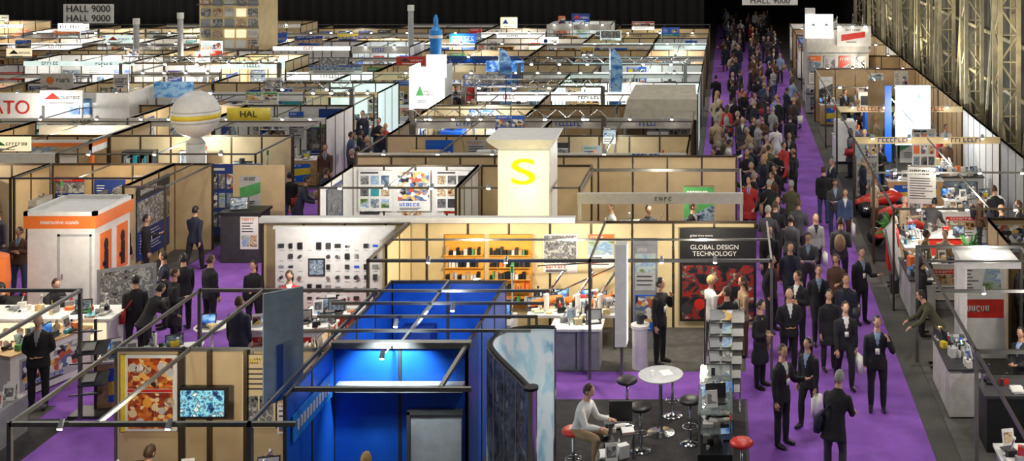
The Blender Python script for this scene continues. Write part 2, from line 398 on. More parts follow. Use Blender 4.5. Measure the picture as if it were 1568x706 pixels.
def chair_mesh(c):
    b=MB(); b.rbox((0,0,.45),.44,.42,.04,0,c)
    for x in(-.19,.19):
        b.cyl((x,-.18,0),(x*.95,-.17,.45),.016,CHROME,6); b.cyl((x,.2,0),(x*.95,.18,.45),.016,CHROME,6); b.cyl((x*.95,.18,.45),(x,.24,.85),.016,CHROME,6)
    b.rbox((0,.23,.74),.44,.03,.26,0,c,-.12); return b.mesh('conference_chair')
CH=[chair_mesh(WOOD),chair_mesh(BLACK),chair_mesh(RED)]
def tset_mesh(i):
    b=MB(); b.rev((0,0,0),[(.25,0),(.04,.03),(.03,.7),(.35,.71),(.36,.74),(.3,.745)],WHITE,20); clutter(b,-.25,.25,-.25,.25,.745,7,.1); return b.mesh('meeting_table')
TS=[tset_mesh(0),tset_mesh(1)]
def plant_mesh():
    b=MB(); b.rev((0,0,0),[(.14,0),(.19,.35),(.17,.36)],WHITE,14); b.cyl((0,0,.3),(0,0,.9),.02,WOOD,5)
    for k in range(46):
        a=R.uniform(0,6.28);e=R.uniform(.1,1.3);L=R.uniform(.35,.7); z0=R.uniform(.5,.95)
        d=Vector((math.cos(a)*math.cos(e),math.sin(a)*math.cos(e),math.sin(e))); p=Vector((0,0,z0)); s=d.orthogonal().normalized()*.05
        m_=p+d*L*.6; t=p+d*L+Vector((0,0,-.1)); b.add([p,m_+s,t,m_-s],[(0,1,2,3)],LEAF)
    return b.mesh('potted_palm')
PLANT=plant_mesh()
def fill_booth(x0,x1,y0,y1,dens=1.,tall=.5):
    w=x1-x0; n=max(1,int(w/1.9*dens))
    for i in range(n):
        x=x0+w*(i+.5)/n; k=R.random()
        if k<tall*.5: put('display_shelf',R.choice(SHELF),(x,y1-.28,.02))
        elif k<tall: put('banner_stand',R.choice(BAN),(x,y1-.45,.02))
        elif k<tall+.25: put('demonstration_machine',R.choice(MACH),(x,y1-.55,.02))
        else: put('display_counter',R.choice(COUNT),(x,y1-.5,.02))
        if R.random()<.6: put('display_counter',R.choice(COUNT),(min(max(x,x0+1.1),x1-1.1),y0+.45,.02))
        elif R.random()<.4: put('meeting_table',R.choice(TS),(x,(y0+y1)/2,.02))

# ------------------------------------------------------------ people
SK=M('skin_light',(.58,.33,.22),.5,var=.05); SK2=M('skin_tan',(.38,.21,.13),.5,var=.05)
H_BR=M('hair_brown',(.05,.025,.012),.6,var=.3,ns=40);H_BK=M('hair_black',(.012,.01,.01),.5,var=.3,ns=40);H_GR=M('hair_grey',(.3,.29,.27),.6,var=.2,ns=40);H_BL=M('hair_blonde',(.5,.32,.12),.6,var=.2,ns=40)
EYE=M('eye_dark',(.01,.01,.012),.2);LIP=M('lips',(.4,.12,.1),.5)
F_BLK=M('black_wool',(.012,.012,.016),.85,var=.3);F_NVY=M('navy_wool',(.018,.022,.045),.85,var=.2);F_GRY=M('grey_wool',(.06,.06,.07),.85,var=.2)
F_WHT=M('white_cotton',(.7,.7,.69),.8,var=.05);F_BLU=M('blue_denim',(.05,.08,.17),.85);F_RED=M('red_jersey',(.45,.03,.03),.8);F_TAN=M('tan_cloth',(.33,.22,.13),.85);F_BRN=M('brown_cloth',(.1,.05,.03),.85);F_LB=M('light_blue_shirt',(.26,.36,.52),.8);F_LG=M('light_grey_knit',(.3,.3,.3),.85);F_OLV=M('olive_cotton',(.08,.08,.04),.85);F_BEI=M('beige_trench',(.42,.33,.22),.85)
SHOE=M('black_leather',(.01,.01,.01),.35)
TIE=M('tie_cloth',(.15,.02,.04),.6)
def V(*a): return Vector(a)
def person(name,lean=0.,hyaw=0.,hpitch=0.,armL=((.12,0,-1),(.05,-.25,-1)),armR=((.12,0,-1),(.05,-.25,-1)),legL=((.05,0,-1),(0,.02,-1)),legR=((.05,0,-1),(0,.02,-1)),hair='short',bag=None,badge=False,open_shirt=True,female=False,sit=False,paper=False,coat=0.,bulk=1.):
    mats=[F_BLK,F_WHT,F_BLK,SK,H_BR,SHOE,TIE,EYE,LIP,WHITE,DGREY]
    body=MB(); caps=[]
    def limb(p,q,r1,r2,reg,k=4):
        d=(q-p).normalized(); a=d.orthogonal().normalized(); c=d.cross(a); rs=[]
        for i in range(k+1):
            t=i/k; r=r1+(r2-r1)*t+ .008*math.sin(math.pi*t); rs.append((p+(q-p)*t,a*r,c*r))
        rs=[(p-d*r1*.5,a*r1*.6,c*r1*.6)]+rs+[(q+d*r2*.5,a*r2*.6,c*r2*.6)]
        body.loft(rs,WHITE,12); caps.append((p,q,(r1+r2)/2,reg))
    lg={}
    for s,L in((-1,legL),(1,legR)):
        hp=V(.095*s,0,0); t=V(L[0][0]*s,L[0][1],L[0][2]).normalized(); u=V(L[1][0]*s,L[1][1],L[1][2]).normalized()
        kn=hp+t*.43; an=kn+u*.42; lg[s]=(hp,kn,an,u)
    low=min(lg[-1][2].z,lg[1][2].z)-.085
    pel=V(0,0,-low)
    up=V(0,-math.sin(lean),math.cos(lean)); fw=V(0,-math.cos(lean),-math.sin(lean)); rt=V(1,0,0)
    for s in(-1,1):
        hp,kn,an,u=[q for q in lg[s]]; hp=hp+pel;kn=kn+pel;an=an+pel
        limb(hp,kn,.098,.066,2); limb(kn,an,.068,.05,2)
        ft=V(.25*s*.3,-1,-.02 if abs(u.y)<.35 else .15*(1 if u.y<0 else -3)).normalized()
        heel=an+V(0,.03,-.035); toe=an+ft*.19+V(0,0,-.045)
        limb(heel,toe,.043,.033,5,2)
    w=.92 if female else 1.
    prof=[(-.14,.185,.125),(-.05,.18,.125),(.06,.168,.115),(.17,.15*w,.105),(.28,.172*w,.118),(.38,.19*w,.122),(.46,.18*w,.11),(.51,.12,.085),(.55,.07,.065)]
    prof=[(t,a*(bulk if t<.4 else 1),c*(bulk if t<.4 else 1)) for t,a,c in prof]
    if sit: prof[0]=(-.08,.175,.13)
    if coat: prof=[(-coat,.215,.175),(-coat*.6,.205,.16)]+prof
    body.loft([(pel+up*t,rt*a,fw*c) for t,a,c in prof],WHITE,18)
    for a,c,r in((-.08,.2,.14),(.2,.42,.15)): caps.append((pel+up*a,pel+up*c,r,0))
    nk=pel+up*.5; hup=(up*.5+V(0,0,.5)).normalized()
    hc=nk+up*.06+hup*.17+fw*.02
    limb(nk,nk+(hc-nk)*.6,.06,.055,3,2)
    hands=[]
    for s,A in((-1,armL),(1,armR)):
        sh=pel+up*.445+rt*s*.18*w
        u=V(A[0][0]*s,A[0][1],A[0][2]).normalized(); f=V(A[1][0]*s,A[1][1],A[1][2]).normalized()
        el=sh+u*.29; wr=el+f*.25
        limb(sh,el,.066,.05,0); limb(el,wr,.052,.038,0); hands.append((wr,f,s))
    me=body.mesh('tmp'); o=bpy.data.objects.new('tmp',me); SC.collection.objects.link(o)
    md=o.modifiers.new('r','REMESH'); md.mode='VOXEL'; md.voxel_size=.02
    ms=o.modifiers.new('s','SMOOTH'); ms.factor=.5; ms.iterations=2
    dg=bpy.context.evaluated_depsgraph_get(); ev=bpy.data.meshes.new_from_object(o.evaluated_get(dg))
    bpy.data.objects.remove(o)
    N=len(ev.vertices); co=np.empty(N*3); ev.vertices.foreach_get('co',co); co=co.reshape(-1,3)
    out=MB(); out.mats=list(mats); out.v=[tuple(p) for p in co]; out.f=[tuple(p.vertices) for p in ev.polygons]
    cen=np.array([co[list(f)].mean(0) for f in out.f])
    best=np.full(len(cen),1e9); reg=np.zeros(len(cen),int)
    for p,q,r,g in caps:
        p=np.array(p);d=np.array(q)-p; t=np.clip(((cen-p)@d)/(d@d),0,1); ds=np.linalg.norm(cen-(p+t[:,None]*d),axis=1)-r
        mk=ds<best; best[mk]=ds[mk]; reg[mk]=g
    P=np.array(pel); tt=(cen-P)@np.array(up); ff=(cen-P)@np.array(fw); xx=np.abs(cen[:,0])
    inb=(tt>-max(.11,coat+.02))&(tt<.6)&(reg==2)&(np.abs(ff)<.2)&(xx<.23)&(not sit)
    reg[inb]=0
    tors=(reg==0)&(ff>.04)&(xx<.12)
    if open_shirt:
        sh=tors&(tt>.28)&(xx<(tt-.28)*.24+.004); reg[sh]=1; reg[sh&(xx<.016)]=6
    out.m=[int(k) for k in reg]
    hr=Matrix.Rotation(hyaw,3,'Z')@Matrix.Rotation(hpitch,3,'X')
    n,k=18,14; vs=[]
    for j in range(k+1):
        ph=math.pi*(j+.01)/(k+.02)
        for i in range(n):
            t=2*math.pi*i/n; x=math.sin(ph)*math.cos(t);y=math.sin(ph)*math.sin(t);z=-math.cos(ph)
            jw=1-.28*max(0,-z)*(1 if y<0 else .6)
            px,py,pz=x*.074*jw,y*.095*(1-.1*max(0,-z)),z*.122
            if y<-.8 and z<-.5: py-=.006
            vs.append(hc+hr@V(px,py,pz))
    fs=[(j*n+i,j*n+(i+1)%n,(j+1)*n+(i+1)%n,(j+1)*n+i) for j in range(k) for i in range(n)]
    out.add(vs,fs,SK)
    def H(x,y,z): return hc+hr@V(x,y,z)
    out.add([H(0,-.088,.015),H(-.016,-.09,-.032),H(.016,-.09,-.032),H(0,-.118,-.028),H(0,-.094,-.042)],[(0,1,3),(0,3,2),(1,4,3),(3,4,2)],SK)
    for s in(-1,1):
        out.sph(H(.029*s,-.083,.008),.013,.009,.007,WHITE,8,5,hr); out.sph(H(.029*s,-.09,.008),.006,.005,.006,EYE,6,4,hr)
        out.sph(H(.03*s,-.088,.026),.018,.006,.004,H_BR,8,4,hr)
        out.sph(H(.076*s,.005,-.005),.009,.018,.03,SK,8,6,hr)
    out.sph(H(0,-.087,-.062),.022,.008,.006,LIP,8,4,hr)
    if hair!='bald':
        hv=[];hf=[]
        for j in range(k+1):
            ph=math.pi*(j+.01)/(k+.02)
            for i in range(n):
                t=2*math.pi*i/n; x=math.sin(ph)*math.cos(t);y=math.sin(ph)*math.sin(t);z=-math.cos(ph)
                hv.append((x*.081,y*.098+.011,z*.126+.005+.004*math.sin(9*x+7*y)))
        for f in fs:
            c=[sum(hv[q][a] for q in f)/4 for a in range(3)]
            lim=.078 if c[1]<-.045 else (.04 if c[1]<-.01 else (-.045 if hair=='short' else -.3))
            if c[2]>lim: hf.append(f)
        out.add([hc+hr@V(*q) for q in hv],hf,H_BR)
        if hair=='long':
            out.loft([(H(0,.03,.05),hr@V(.085,0,0),hr@V(0,.075,0)),(H(0,.05,-.08),hr@V(.09,0,0),hr@V(0,.06,0)),(H(0,.06,-.2),hr@V(.07,0,0),hr@V(0,.04,0)),(H(0,.06,-.24),hr@V(.03,0,0),hr@V(0,.02,0))],H_BR,12)
    else:
        out.sph(H(0,.05,-.02),.078,.055,.05,H_BR,14,8,hr)
    for wr,f,s in hands:
        side=f.cross(V(0,0,1)) if abs(f.z)<.9 else V(0,-1,0)
        side=(side-f*side.dot(f)).normalized(); nrm=f.cross(side)
        m=Matrix((side,f,nrm)).transposed()
        out.cyl(wr-f*.03,wr+f*.03,.03,SK,8,.027)
        out.sph(wr+f*.06,.04,.055,.017,SK,10,6,m)
        curl=nrm*(-1 if nrm.dot(V(-s,0,0))<0 else 1)
        for q,(o_,L) in enumerate(((-.028,.06),(-.01,.072),(.01,.068),(.027,.052))):
            a=wr+f*.1+side*o_; bb=a+(f*.9+curl*.35).normalized()*L*.55; c_=bb+(f*.6+curl*.8).normalized()*L*.5
            out.cyl(a-f*.015,bb,.0095,SK,6,.0085); out.cyl(bb,c_,.0085,SK,6,.0065)
        a=wr+f*.035+side*.033; bb=a+(side*.7+f*.7).normalized()*.04; c_=bb+(f+curl*.3).normalized()*.03
        out.cyl(a,bb,.012,SK,6,.01); out.cyl(bb,c_,.01,SK,6,.008)
    if badge:
        c=pel+up*.22+fw*.135; out.rbox(c,.08,.012,.11,0,WHITE)
        for s in(-1,1): out.cyl(c+up*.06,pel+up*.5+rt*s*.06+fw*.06,.006,DGREY,4)
    if bag=='tote':
        wr,f,s=hands[1]; c=wr+V(.03,0,-.33); out.rbox(c,.09,.32,.36,.15,WHITE)
        for dy in(-.08,.08): out.cyl(c+V(0,dy,.17),wr+f*.09,.007,WHITE,4)
    if bag=='case':
        wr,f,s=hands[1]; c=wr+f*.09+V(0,0,-.19); out.rbox(c,.1,.4,.28,0,DGREY); out.cyl(c+V(0,-.07,.17),c+V(0,.07,.17),.012,DGREY,6)
    if bag=='shoulder':
        c=pel+V(.22,.06,.02); out.rbox(c,.1,.34,.26,0,DGREY); out.cyl(c+V(0,-.1,.1),pel+up*.5+rt*-.08+fw*.09,.016,DGREY,5); out.cyl(c+V(0,.1,.1),pel+up*.5+rt*-.08-fw*.06,.016,DGREY,5)
    if bag=='back':
        c=pel+up*.27-fw*.19; out.sph(c,.14,.09,.22,DGREY,12,8)
    if paper:
        c=(hands[0][0]+hands[1][0])/2+hands[0][1]*.1; out.rbox(c,.3,.21,.01,0,WHITE,-.5)
    return out.mesh(name,True)
DN=((.12,.02,-1),(.05,-.2,-1))
POSES={
 'stand':person('s',badge=True,bulk=1.12),
 'clasp':person('c',armL=((.25,.0,-1),(-.7,-.7,-.15)),armR=((.25,.0,-1),(-.7,-.7,-.1)),hpitch=.15,hyaw=.4),
 'cross':person('x',armL=((.3,-.15,-1),(-1,-.5,.15)),armR=((.3,-.1,-1),(-1,-.55,.3)),hyaw=-.3,legL=((.12,0,-1),(.05,.02,-1)),bulk=1.1),
 'pocket':person('pk',armL=((.35,.15,-1),(-.35,-.3,-1)),armR=((.35,.15,-1),(-.35,-.3,-1)),hyaw=.5,legR=((.15,-.08,-1),(0,.05,-1))),
 'phone':person('p',armR=((.45,-.3,-1),(-.35,-.25,1)),armL=DN,hyaw=.3,badge=True),
 'walk':person('w',lean=.06,legL=((.02,-.42,-1),(0,-.05,-1)),legR=((.02,.22,-1),(0,.6,-1)),armL=((.1,.35,-1),(.03,.05,-1)),armR=((.1,-.35,-1),(.03,-.6,-1))),
 'walkb':person('wb',lean=.05,legR=((.02,-.36,-1),(0,-.0,-1)),legL=((.02,.2,-1),(0,.5,-1)),armR=((.15,.05,-1),(.03,-.1,-1)),armL=((.1,-.25,-1),(.03,-.5,-1)),bag='tote',badge=True),
 'walkc':person('wc',lean=.04,hyaw=.3,legL=((.02,-.25,-1),(0,.0,-1)),legR=((.02,.12,-1),(0,.4,-1)),armR=((.12,.0,-1),(.0,-.02,-1)),armL=((.1,-.2,-1),(.0,-.5,-1)),bag='case',coat=.4),
 'coat':person('ct',coat=.42,armL=((.25,.0,-1),(-.6,-.8,.1)),armR=DN,hpitch=.2,bag='shoulder',open_shirt=False),
 'read':person('r',hpitch=.4,lean=.05,armL=((.15,-.2,-1),(-.3,-1,.15)),armR=((.15,-.2,-1),(-.3,-1,.15)),paper=True),
 'talk':person('t',hyaw=-.3,armR=((.2,-.3,-1),(.1,-1,.3)),armL=DN,badge=True),
 'point':person('pt',hyaw=.5,armR=((.6,-.7,-.5),(.3,-1,.1)),armL=((.3,.1,-1),(-.5,-.4,-.6)),legL=((.1,-.1,-1),(0,0,-1))),
 'pack':person('k',bag='shoulder',hyaw=.4,armL=DN),
 'back':person('b',bag='back',armL=((.2,.0,-1),(-.3,-.9,-.2)),hpitch=.2,open_shirt=False),
 'stoop':person('st',lean=.3,hpitch=.3,armL=((.2,-.2,-1),(-.3,-.9,-.3)),armR=((.2,-.2,-1),(-.3,-.9,-.4)),legL=((.1,-.1,-1),(0,.1,-1)),bulk=1.12,bag='shoulder',coat=.25),
 'woman':person('f',hair='long',female=True,armR=((.2,-.1,-1),(-.4,-1,.1)),hpitch=.2,open_shirt=False),
 'womanc':person('fc',hair='long',female=True,coat=.35,hyaw=-.4,armR=((.2,.1,-1),(-.2,-.6,-.7)),bag='shoulder'),
 'womanw':person('g',hair='long',female=True,lean=.05,legL=((.02,-.3,-1),(0,-.0,-1)),legR=((.02,.15,-1),(0,.4,-1)),bag='tote'),
 'bald':person('d',hair='bald',armL=((.25,.1,-1),(-.8,-.4,-.3)),armR=((.25,.1,-1),(-.8,-.4,-.3)),bulk=1.15),
 'bend':person('e',lean=.6,hpitch=.2,armL=((.1,-.6,-1),(0,-.9,-.5)),armR=((.1,-.6,-1),(0,-.9,-.5)),open_shirt=False),
 'sit':person('q',sit=True,lean=.3,hpitch=.3,legL=((.12,-1,-.08),(0,.1,-1)),legR=((.12,-1,-.08),(0,-.05,-1)),armL=((.15,-.5,-1),(-.1,-1,.05)),armR=((.15,-.5,-1),(-.2,-1,.1)),open_shirt=False),
}
def vis(pose,x,y,deg=0,jk=F_BLK,tr=F_BLK,hair=H_BR,skin=SK,sc=1.,z=.012,shirt=None,tie=None,name='visitor',bagm=None):
    o=put(name,POSES[pose],(x,y,z),math.radians(deg),sc)
    if shirt is None:
        shirt=R.choice([F_WHT,F_WHT,F_LB,jk,F_LG,jk,jk]); tie=R.choice([TIE,shirt,shirt,F_NVY])
    rep={0:jk,1:shirt,2:tr,3:skin,4:hair,6:tie or shirt,10:bagm or R.choice([DGREY,DGREY,F_BRN,F_RED,F_NVY,F_TAN])}
    for i,mt in rep.items():
        o.material_slots[i].link='OBJECT'; o.material_slots[i].material=mt
    return o
JK=[F_BLK]*8+[F_NVY]*4+[F_GRY]*4+[F_BRN,F_BRN,F_TAN,F_LG,F_WHT,F_RED,F_BLU,F_LB,F_OLV,F_BEI]
HS=[H_BR,H_BR,H_BK,H_BK,H_GR,H_BL]
ALLP=tuple(k for k in POSES if k not in('bend','sit','phone'))
def rvis(x,y,deg=None,poses=ALLP,z=.012):
    d=R.choice([0,0,180,180,90,-90])+R.uniform(-40,40) if deg is None else deg
    return vis(R.choice(poses),x,y,d,R.choice(JK),R.choice([F_BLK,F_BLK,F_NVY,F_GRY,F_BLU,F_BRN]),R.choice(HS),R.choice([SK,SK,SK2]),R.uniform(.92,1.05),z)

near=[('phone',2.87,22.4,-5,F_BLK,F_BLK,H_BK,1.03),('walkb',2.35,23.5,10,F_BLK,F_BLK,H_BR,1),('talk',.95,20.9,50,F_BLK,F_BLK,H_BR,1.03),('stoop',1.78,19.6,150,F_BLK,F_GRY,H_GR,1.03),
('womanw',1.5,21.7,-40,F_BLK,F_BLK,H_BK,.95),('bald',1.25,24.2,10,F_BLK,F_BLK,H_BR,1),('coat',.62,23.5,60,F_BLK,F_BLK,H_BK,1),('walk',2.0,26.0,5,F_BLK,F_BLK,H_BR,1),('pack',2.55,25.2,-20,F_NVY,F_BLK,H_BR,1),
('womanc',2.1,24.4,15,F_BLK,F_BLK,H_BK,.95),('walk',1.45,27.8,10,F_NVY,F_BLK,H_BR,1),('read',1.95,28.6,-5,F_GRY,F_GRY,H_BR,1),('back',2.85,29.6,170,F_GRY,F_NVY,H_BK,1.05),('talk',3.1,27.2,30,F_BLK,F_BLK,H_BR,1),
('woman',2.5,27.0,-20,F_BRN,F_BLK,H_BR,.95),('walkc',1.0,29.2,5,F_BLK,F_BLK,H_BR,1),('walk',1.6,30.3,170,F_GRY,F_BLK,H_BK,1),('pocket',.95,26.6,60,F_BLK,F_BLK,H_BK,1),('cross',1.5,25.4,-30,F_BLK,F_BLK,H_BR,1),('womanw',2.3,30.8,5,F_LG,F_BLK,H_BL,.94),('coat',1.25,31.6,175,F_BLK,F_BLK,H_BR,1)]
for p,x,y,a,j,t,h,s in near: vis(p,x,y,a,j,t,h,sc=s,shirt=R.choice([F_WHT,F_BLK,F_LB,F_BLK,F_LG]))
pts=[(n_[1],n_[2]) for n_ in near]
def crowd(x0,x1,y0,y1,n,md=.52,**k):
    c=0
    for _ in range(n*20):
        if c>=n: break
        x=R.uniform(x0,x1);y=R.uniform(y0,y1)
        if all((x-a)**2+(y-b_)**2>md*md for a,b_ in pts): pts.append((x,y)); rvis(x,y,**k); c+=1
crowd(.5,1.9,31,36,8); crowd(-.6,1.9,35.5,46,26); crowd(-.7,1.8,46,72,40); crowd(-.5,3.3,72,99,46)
crowd(2.0,3.4,31,46,7); crowd(2.0,3.4,46,72,14)
crowd(-13.9,-12.,34,44,13); crowd(-14,-11.8,44,60,10)
crowd(-24,-17.5,28.9,31.2,14); crowd(-19.5,-15.5,23.2,25,0)
vis('stand',-12.0,26.6,150,F_BLK,F_BLK,H_BR); vis('talk',-12.65,26.7,-120,F_BLK,F_BLK,H_BK); vis('coat',-12.35,25.6,120,F_BLK,F_BLK,H_BR)
vis('pack',-12.95,25.1,200,F_BLK,F_BLK,H_BK); vis('talk',-13.2,26.9,-60,F_NVY,F_BLK,H_BR); vis('bend',-12.5,24.6,150,F_BLK,F_BLK,H_BK); vis('stand',-10.1,23.7,175,F_NVY,F_BLK,H_BR)
vis('bald',-13.5,22.5,15,F_BLK,F_BLK,H_GR,sc=1.03,shirt=F_LG); vis('read',-9.75,25.5,20,F_RED,F_BLU,H_BR,shirt=F_WHT,tie=F_WHT)
vis('woman',-10.95,26.5,0,F_BLK,F_BLK,H_BR,sc=.95); vis('walk',-14.5,31.2,170,F_NVY,F_BLK,H_BK); vis('stand',-15.75,29.9,160,F_BLK,F_BLK,H_BR); vis('talk',-15.3,30.2,120,F_BLK,F_BLK,H_BK)
vis('phone',-1.5,24.75,60,F_BLK,F_BLK,H_BK,sc=1.03,shirt=F_BLK); vis('talk',-.42,25.3,120,F_WHT,F_GRY,H_BL,sc=.96,shirt=F_WHT); vis('woman',.3,25.2,-70,F_TAN,F_BRN,H_BR,sc=.97,shirt=F_TAN); vis('pocket',-.05,24.3,-150,F_BLK,F_BLK,H_BR)
vis('sit',-2.6,19.75,70,F_WHT,F_TAN,H_BR,z=.27)
vis('sit',-9.1,17.75,160,F_BLK,F_BLK,H_BR,z=.02); vis('bend',-7.7,16.7,75,F_BLK,F_BLK,H_BR,z=.02); vis('sit',-5.45,17.0,175,F_BLK,F_BLK,H_BL,z=.25)
vis('sit',-16.3,26.1,-30,F_BLK,F_BLK,H_BK,z=.02); vis('sit',-15.5,26.3,60,F_BLK,F_BLK,H_BR,z=.02)
for x,y in((-9.2,31.0),(-8.7,31.2),(-8.1,30.9),(-7.7,31.3)): rvis(x,y,R.uniform(-90,90),poses=('sit','bend'))

# ------------------------------------------------------------ foreground, left poster booth
b=MB(); b.box(-10.15,-6.75,16.2,18.98,.001,.02,CDARK)
panelrun(b,'x',19,-10.12,-6.75,BEIGE,2.5,ALU)
for x in(-10.12,-6.75): b.box(x-.03,x+.03,16.17,16.23,0,2.5,ALU)
for x in(-10.12,-8.9,-6.75): b.box(x-.02,x+.02,16.2,22,2.44,2.5,ALU)
b.box(-10.12,-6.1,16.17,16.23,2.44,2.5,ALU); b.box(-10.12,-6.75,21.97,22.03,2.44,2.5,ALU)
b.box(-10.15,-10.09,21.97,22.03,0,2.5,ALU); b.box(-6.78,-6.72,21.97,22.03,0,2.5,ALU)
for x in(-9.02,-8.55,-7.95): b.box(x-.03,x+.03,18.9,18.96,0.02,2.47,BRZ)
for i in range(2): spot_fix(b,-9.3+i*1.5,16.2,2.5)
b.obj('exhibition_booth')
b=MB(); b.box(-9.98,-9.08,18.93,18.95,1.15,2.4,WHITE)
for z0,z1 in((1.85,2.35),(1.2,1.78)):
    b.box(-9.88,-9.15,18.915,18.93,z0,z1,P_FOOD)
    for k in range(6):
        x=-9.8+.12*k; b.cyl((x,18.915,R.uniform(z0+.1,z1-.1)),(x,18.905,R.uniform(z0+.1,z1-.1)),.001,WHITE,5)
        zc=R.uniform(z0+.1,z1-.1); b.cyl((x,18.915,zc),(x,18.91,zc),R.uniform(.05,.08),R.choice([P_PH2,AMBER,OFFW,CREAM]),14)
b.box(-9.88,-9.15,18.905,18.915,1.8,1.84,RED)
b.box(-10.0,-9.93,18.91,18.95,1.15,2.4,YEL); b.obj('food_poster')
b=MB(); b.box(-8.99,-8.2,18.78,18.86,1.42,1.92,BLACK); b.box(-8.95,-8.24,18.77,18.78,1.46,1.88,P_SCR); b.box(-8.7,-8.5,18.86,18.98,1.55,1.75,DGREY); b.obj('wall_television')
b=MB(); poster(b,-8.02,1.2,.55,1.2,18.95,-1,style=1,bg=CREAM,acc=YEL); poster(b,-7.44,1.1,.36,.5,18.95,-1,style=1,bg=WHITE); poster(b,-7.44,1.7,.36,.6,18.95,-1,style=3,bg=WHITE); b.obj('notice_board')
b=MB(); b.box(-7.05,-6.85,18.9,18.97,.9,1.55,DGREY)
for i in range(4): b.rbox((-6.95,18.87,1.0+.16*i),.16,.02,.14,0,[WHITE,RED,BLUEL,WHITE][i],-.2)
b.obj('leaflet_holder')
b=MB(); b.rbox((-7.15,18.45,2.75),.62,.05,1.75,math.radians(38),M('slate_blue_sign',(.2,.27,.34),.4)); b.cyl((-7.15,18.5,0),(-7.15,18.5,3.6),.025,ALU); s=b.obj('aisle_letter_sign')
text('J',(-7.17,18.37,2.4),1.0,NAVY,s,math.radians(38))
b=MB(); b.box(-9.9,-8.3,17.9,18.5,.7,.74,WOOD)
for x in(-9.85,-8.35):
    for y in(17.95,18.45): b.box(x-.02,x+.02,y-.02,y+.02,.02,.7,ALU)
clutter(b,-9.9,-8.3,17.9,18.5,.74,14,.2); b.obj('desk')
b=MB(); b.box(-7.4,-6.95,17.,18.2,.02,1.0,WHITE); clutter(b,-7.4,-6.95,17,18.2,1.,14,.3,[WHITE,RED,DGREY,WHITE]); b.obj('display_counter')
put('conference_chair',CH[1],(-9.1,17.6,.02),math.radians(-20))
put('display_counter',COUNT[0],(-9.3,24.4,.012)); put('display_counter',COUNT[5],(-14.1,23.6,.012),1.2)
put('meeting_table',TS[0],(-11.2,24.9,.012)); put('display_counter',COUNT[3],(-11.5,22.9,.012),.3); put('display_counter',COUNT[8],(-8.2,23.2,.012),1.4)
b=MB()
for y in(15.5,19.2,22.0): b.box(-12.43,-12.37,y-.03,y+.03,0,2.5,ALU); b.box(-17,-12.4,y-.03,y+.03,2.44,2.5,ALU)
b.box(-12.43,-12.37,15.5,22,2.44,2.5,ALU); b.box(-17,-12.5,14,22,.001,.015,CDARK)
b.obj('stand_frame')
b=MB(); b.box(-17,-13.15,24.4,25.2,.012,1.05,WHITE); b.box(-17,-13.2,24.37,24.4,.1,1.0,LITW); b.box(-17.05,-13.1,24.35,25.25,1.05,1.1,WHITE)
x=-16.8
while x<-13.4:
    for z in(.3,.58,.84):
        if R.random()<.85: b.cyl((x,24.37,z),(x,24.355,z),R.uniform(.06,.11),R.choice([P_PH2,WHITE,P_PH3,P_FOOD,OFFW]),12)
        if R.random()<.5: b.box(x+.1,x+.22,24.355,24.37,z-.06,z+.06,R.choice([P_PH2,GREY,WOOD]))
    x+=.3
clutter(b,-16.5,-13.3,24.5,25.2,1.1,34,.35); b.obj('backlit_counter')
b=MB(); b.box(-12.65,-12.0,22.0,22.5,.012,.06,DGREY); b.cyl((-12.3,22.35,.05),(-12.3,22.35,1.8),.03,DGREY)
for k in range(5):
    b.rbox((-12.3+(.08 if k%2 else -.08),22.15,.42+.3*k),.5,.34,.02,.2,DGREY,.5 if k%2 else -.3); b.cyl((-12.3,22.35,.4+.3*k),(-12.3+(.08 if k%2 else -.08),22.15,.42+.3*k),.015,GREY,5)
    b.rbox((-12.3,22.1,.46+.3*k),.24,.2,.02,.2,OFFW if k%2 else GREY,.5 if k%2 else -.3)
b.obj('brochure_stand')
b=MB(); b.box(-13.6,-13.1,19.5,21.5,.015,.7,GREY); clutter(b,-13.6,-13.1,19.5,21.5,.7,30,.35,[DGREY,GREY,BLACK,CHROME,OFFW]); b.obj('component_table')
b=MB(); b.box(-16.7,-15.1,27.4,29.0,.015,2.2,WHITE); b.box(-16.76,-15.04,27.34,29.06,2.2,2.5,ORANGE); b.box(-16.7,-15.1,27.4,29,2.5,2.505,WHITE)
for (x0,x1,y0,y1) in((-16.76,-16.66,27.34,29.06),(-15.14,-15.04,27.34,29.06),(-16.76,-15.04,27.34,27.44),(-16.76,-15.04,28.96,29.06)): b.box(x0,x1,y0,y1,2.5,2.6,WHITE)
b.box(-15.98,-15.92,27.385,27.4,.02,2.05,LGREY); b.box(-15.22,-15.17,27.385,27.4,.02,2.05,LGREY); b.box(-15.98,-15.17,27.385,27.4,2.0,2.05,LGREY); b.cyl((-15.85,27.35,1.),(-15.85,27.35,1.12),.015,CHROME,6)
for y in(27.62,28.38):
    b.box(-15.1,-15.085,y,y+.5,.9,2.0,ORANGE); b.box(-15.086,-15.07,y+.17,y+.33,1.0,1.55,BLACK); b.sph((-15.08,y+.25,1.68),.01,.1,.16,BLACK,8,6); b.box(-15.086,-15.07,y+.1,y+.2,1.2,1.3,BLACK)
k=b.obj('orange_topped_kiosk'); text('interactive stands',(-15.9,27.33,2.35),.13,WHITE,k)
b=MB(); b.rev((-17.3,26.9,0),[(.4,0),(.42,.8),(.45,1.1),(.42,1.65),(.2,1.75)],ORANGE,24); b.box(-17.5,-17.1,26.42,26.46,1.1,1.4,WHITE); b.obj('orange_drum_display')
for x,y,a in((-14.5,27.3,.6),(-14.2,28.1,2.4),(-14.6,26.7,-.5)): put('conference_chair',CH[0],(x,y,.012),a)
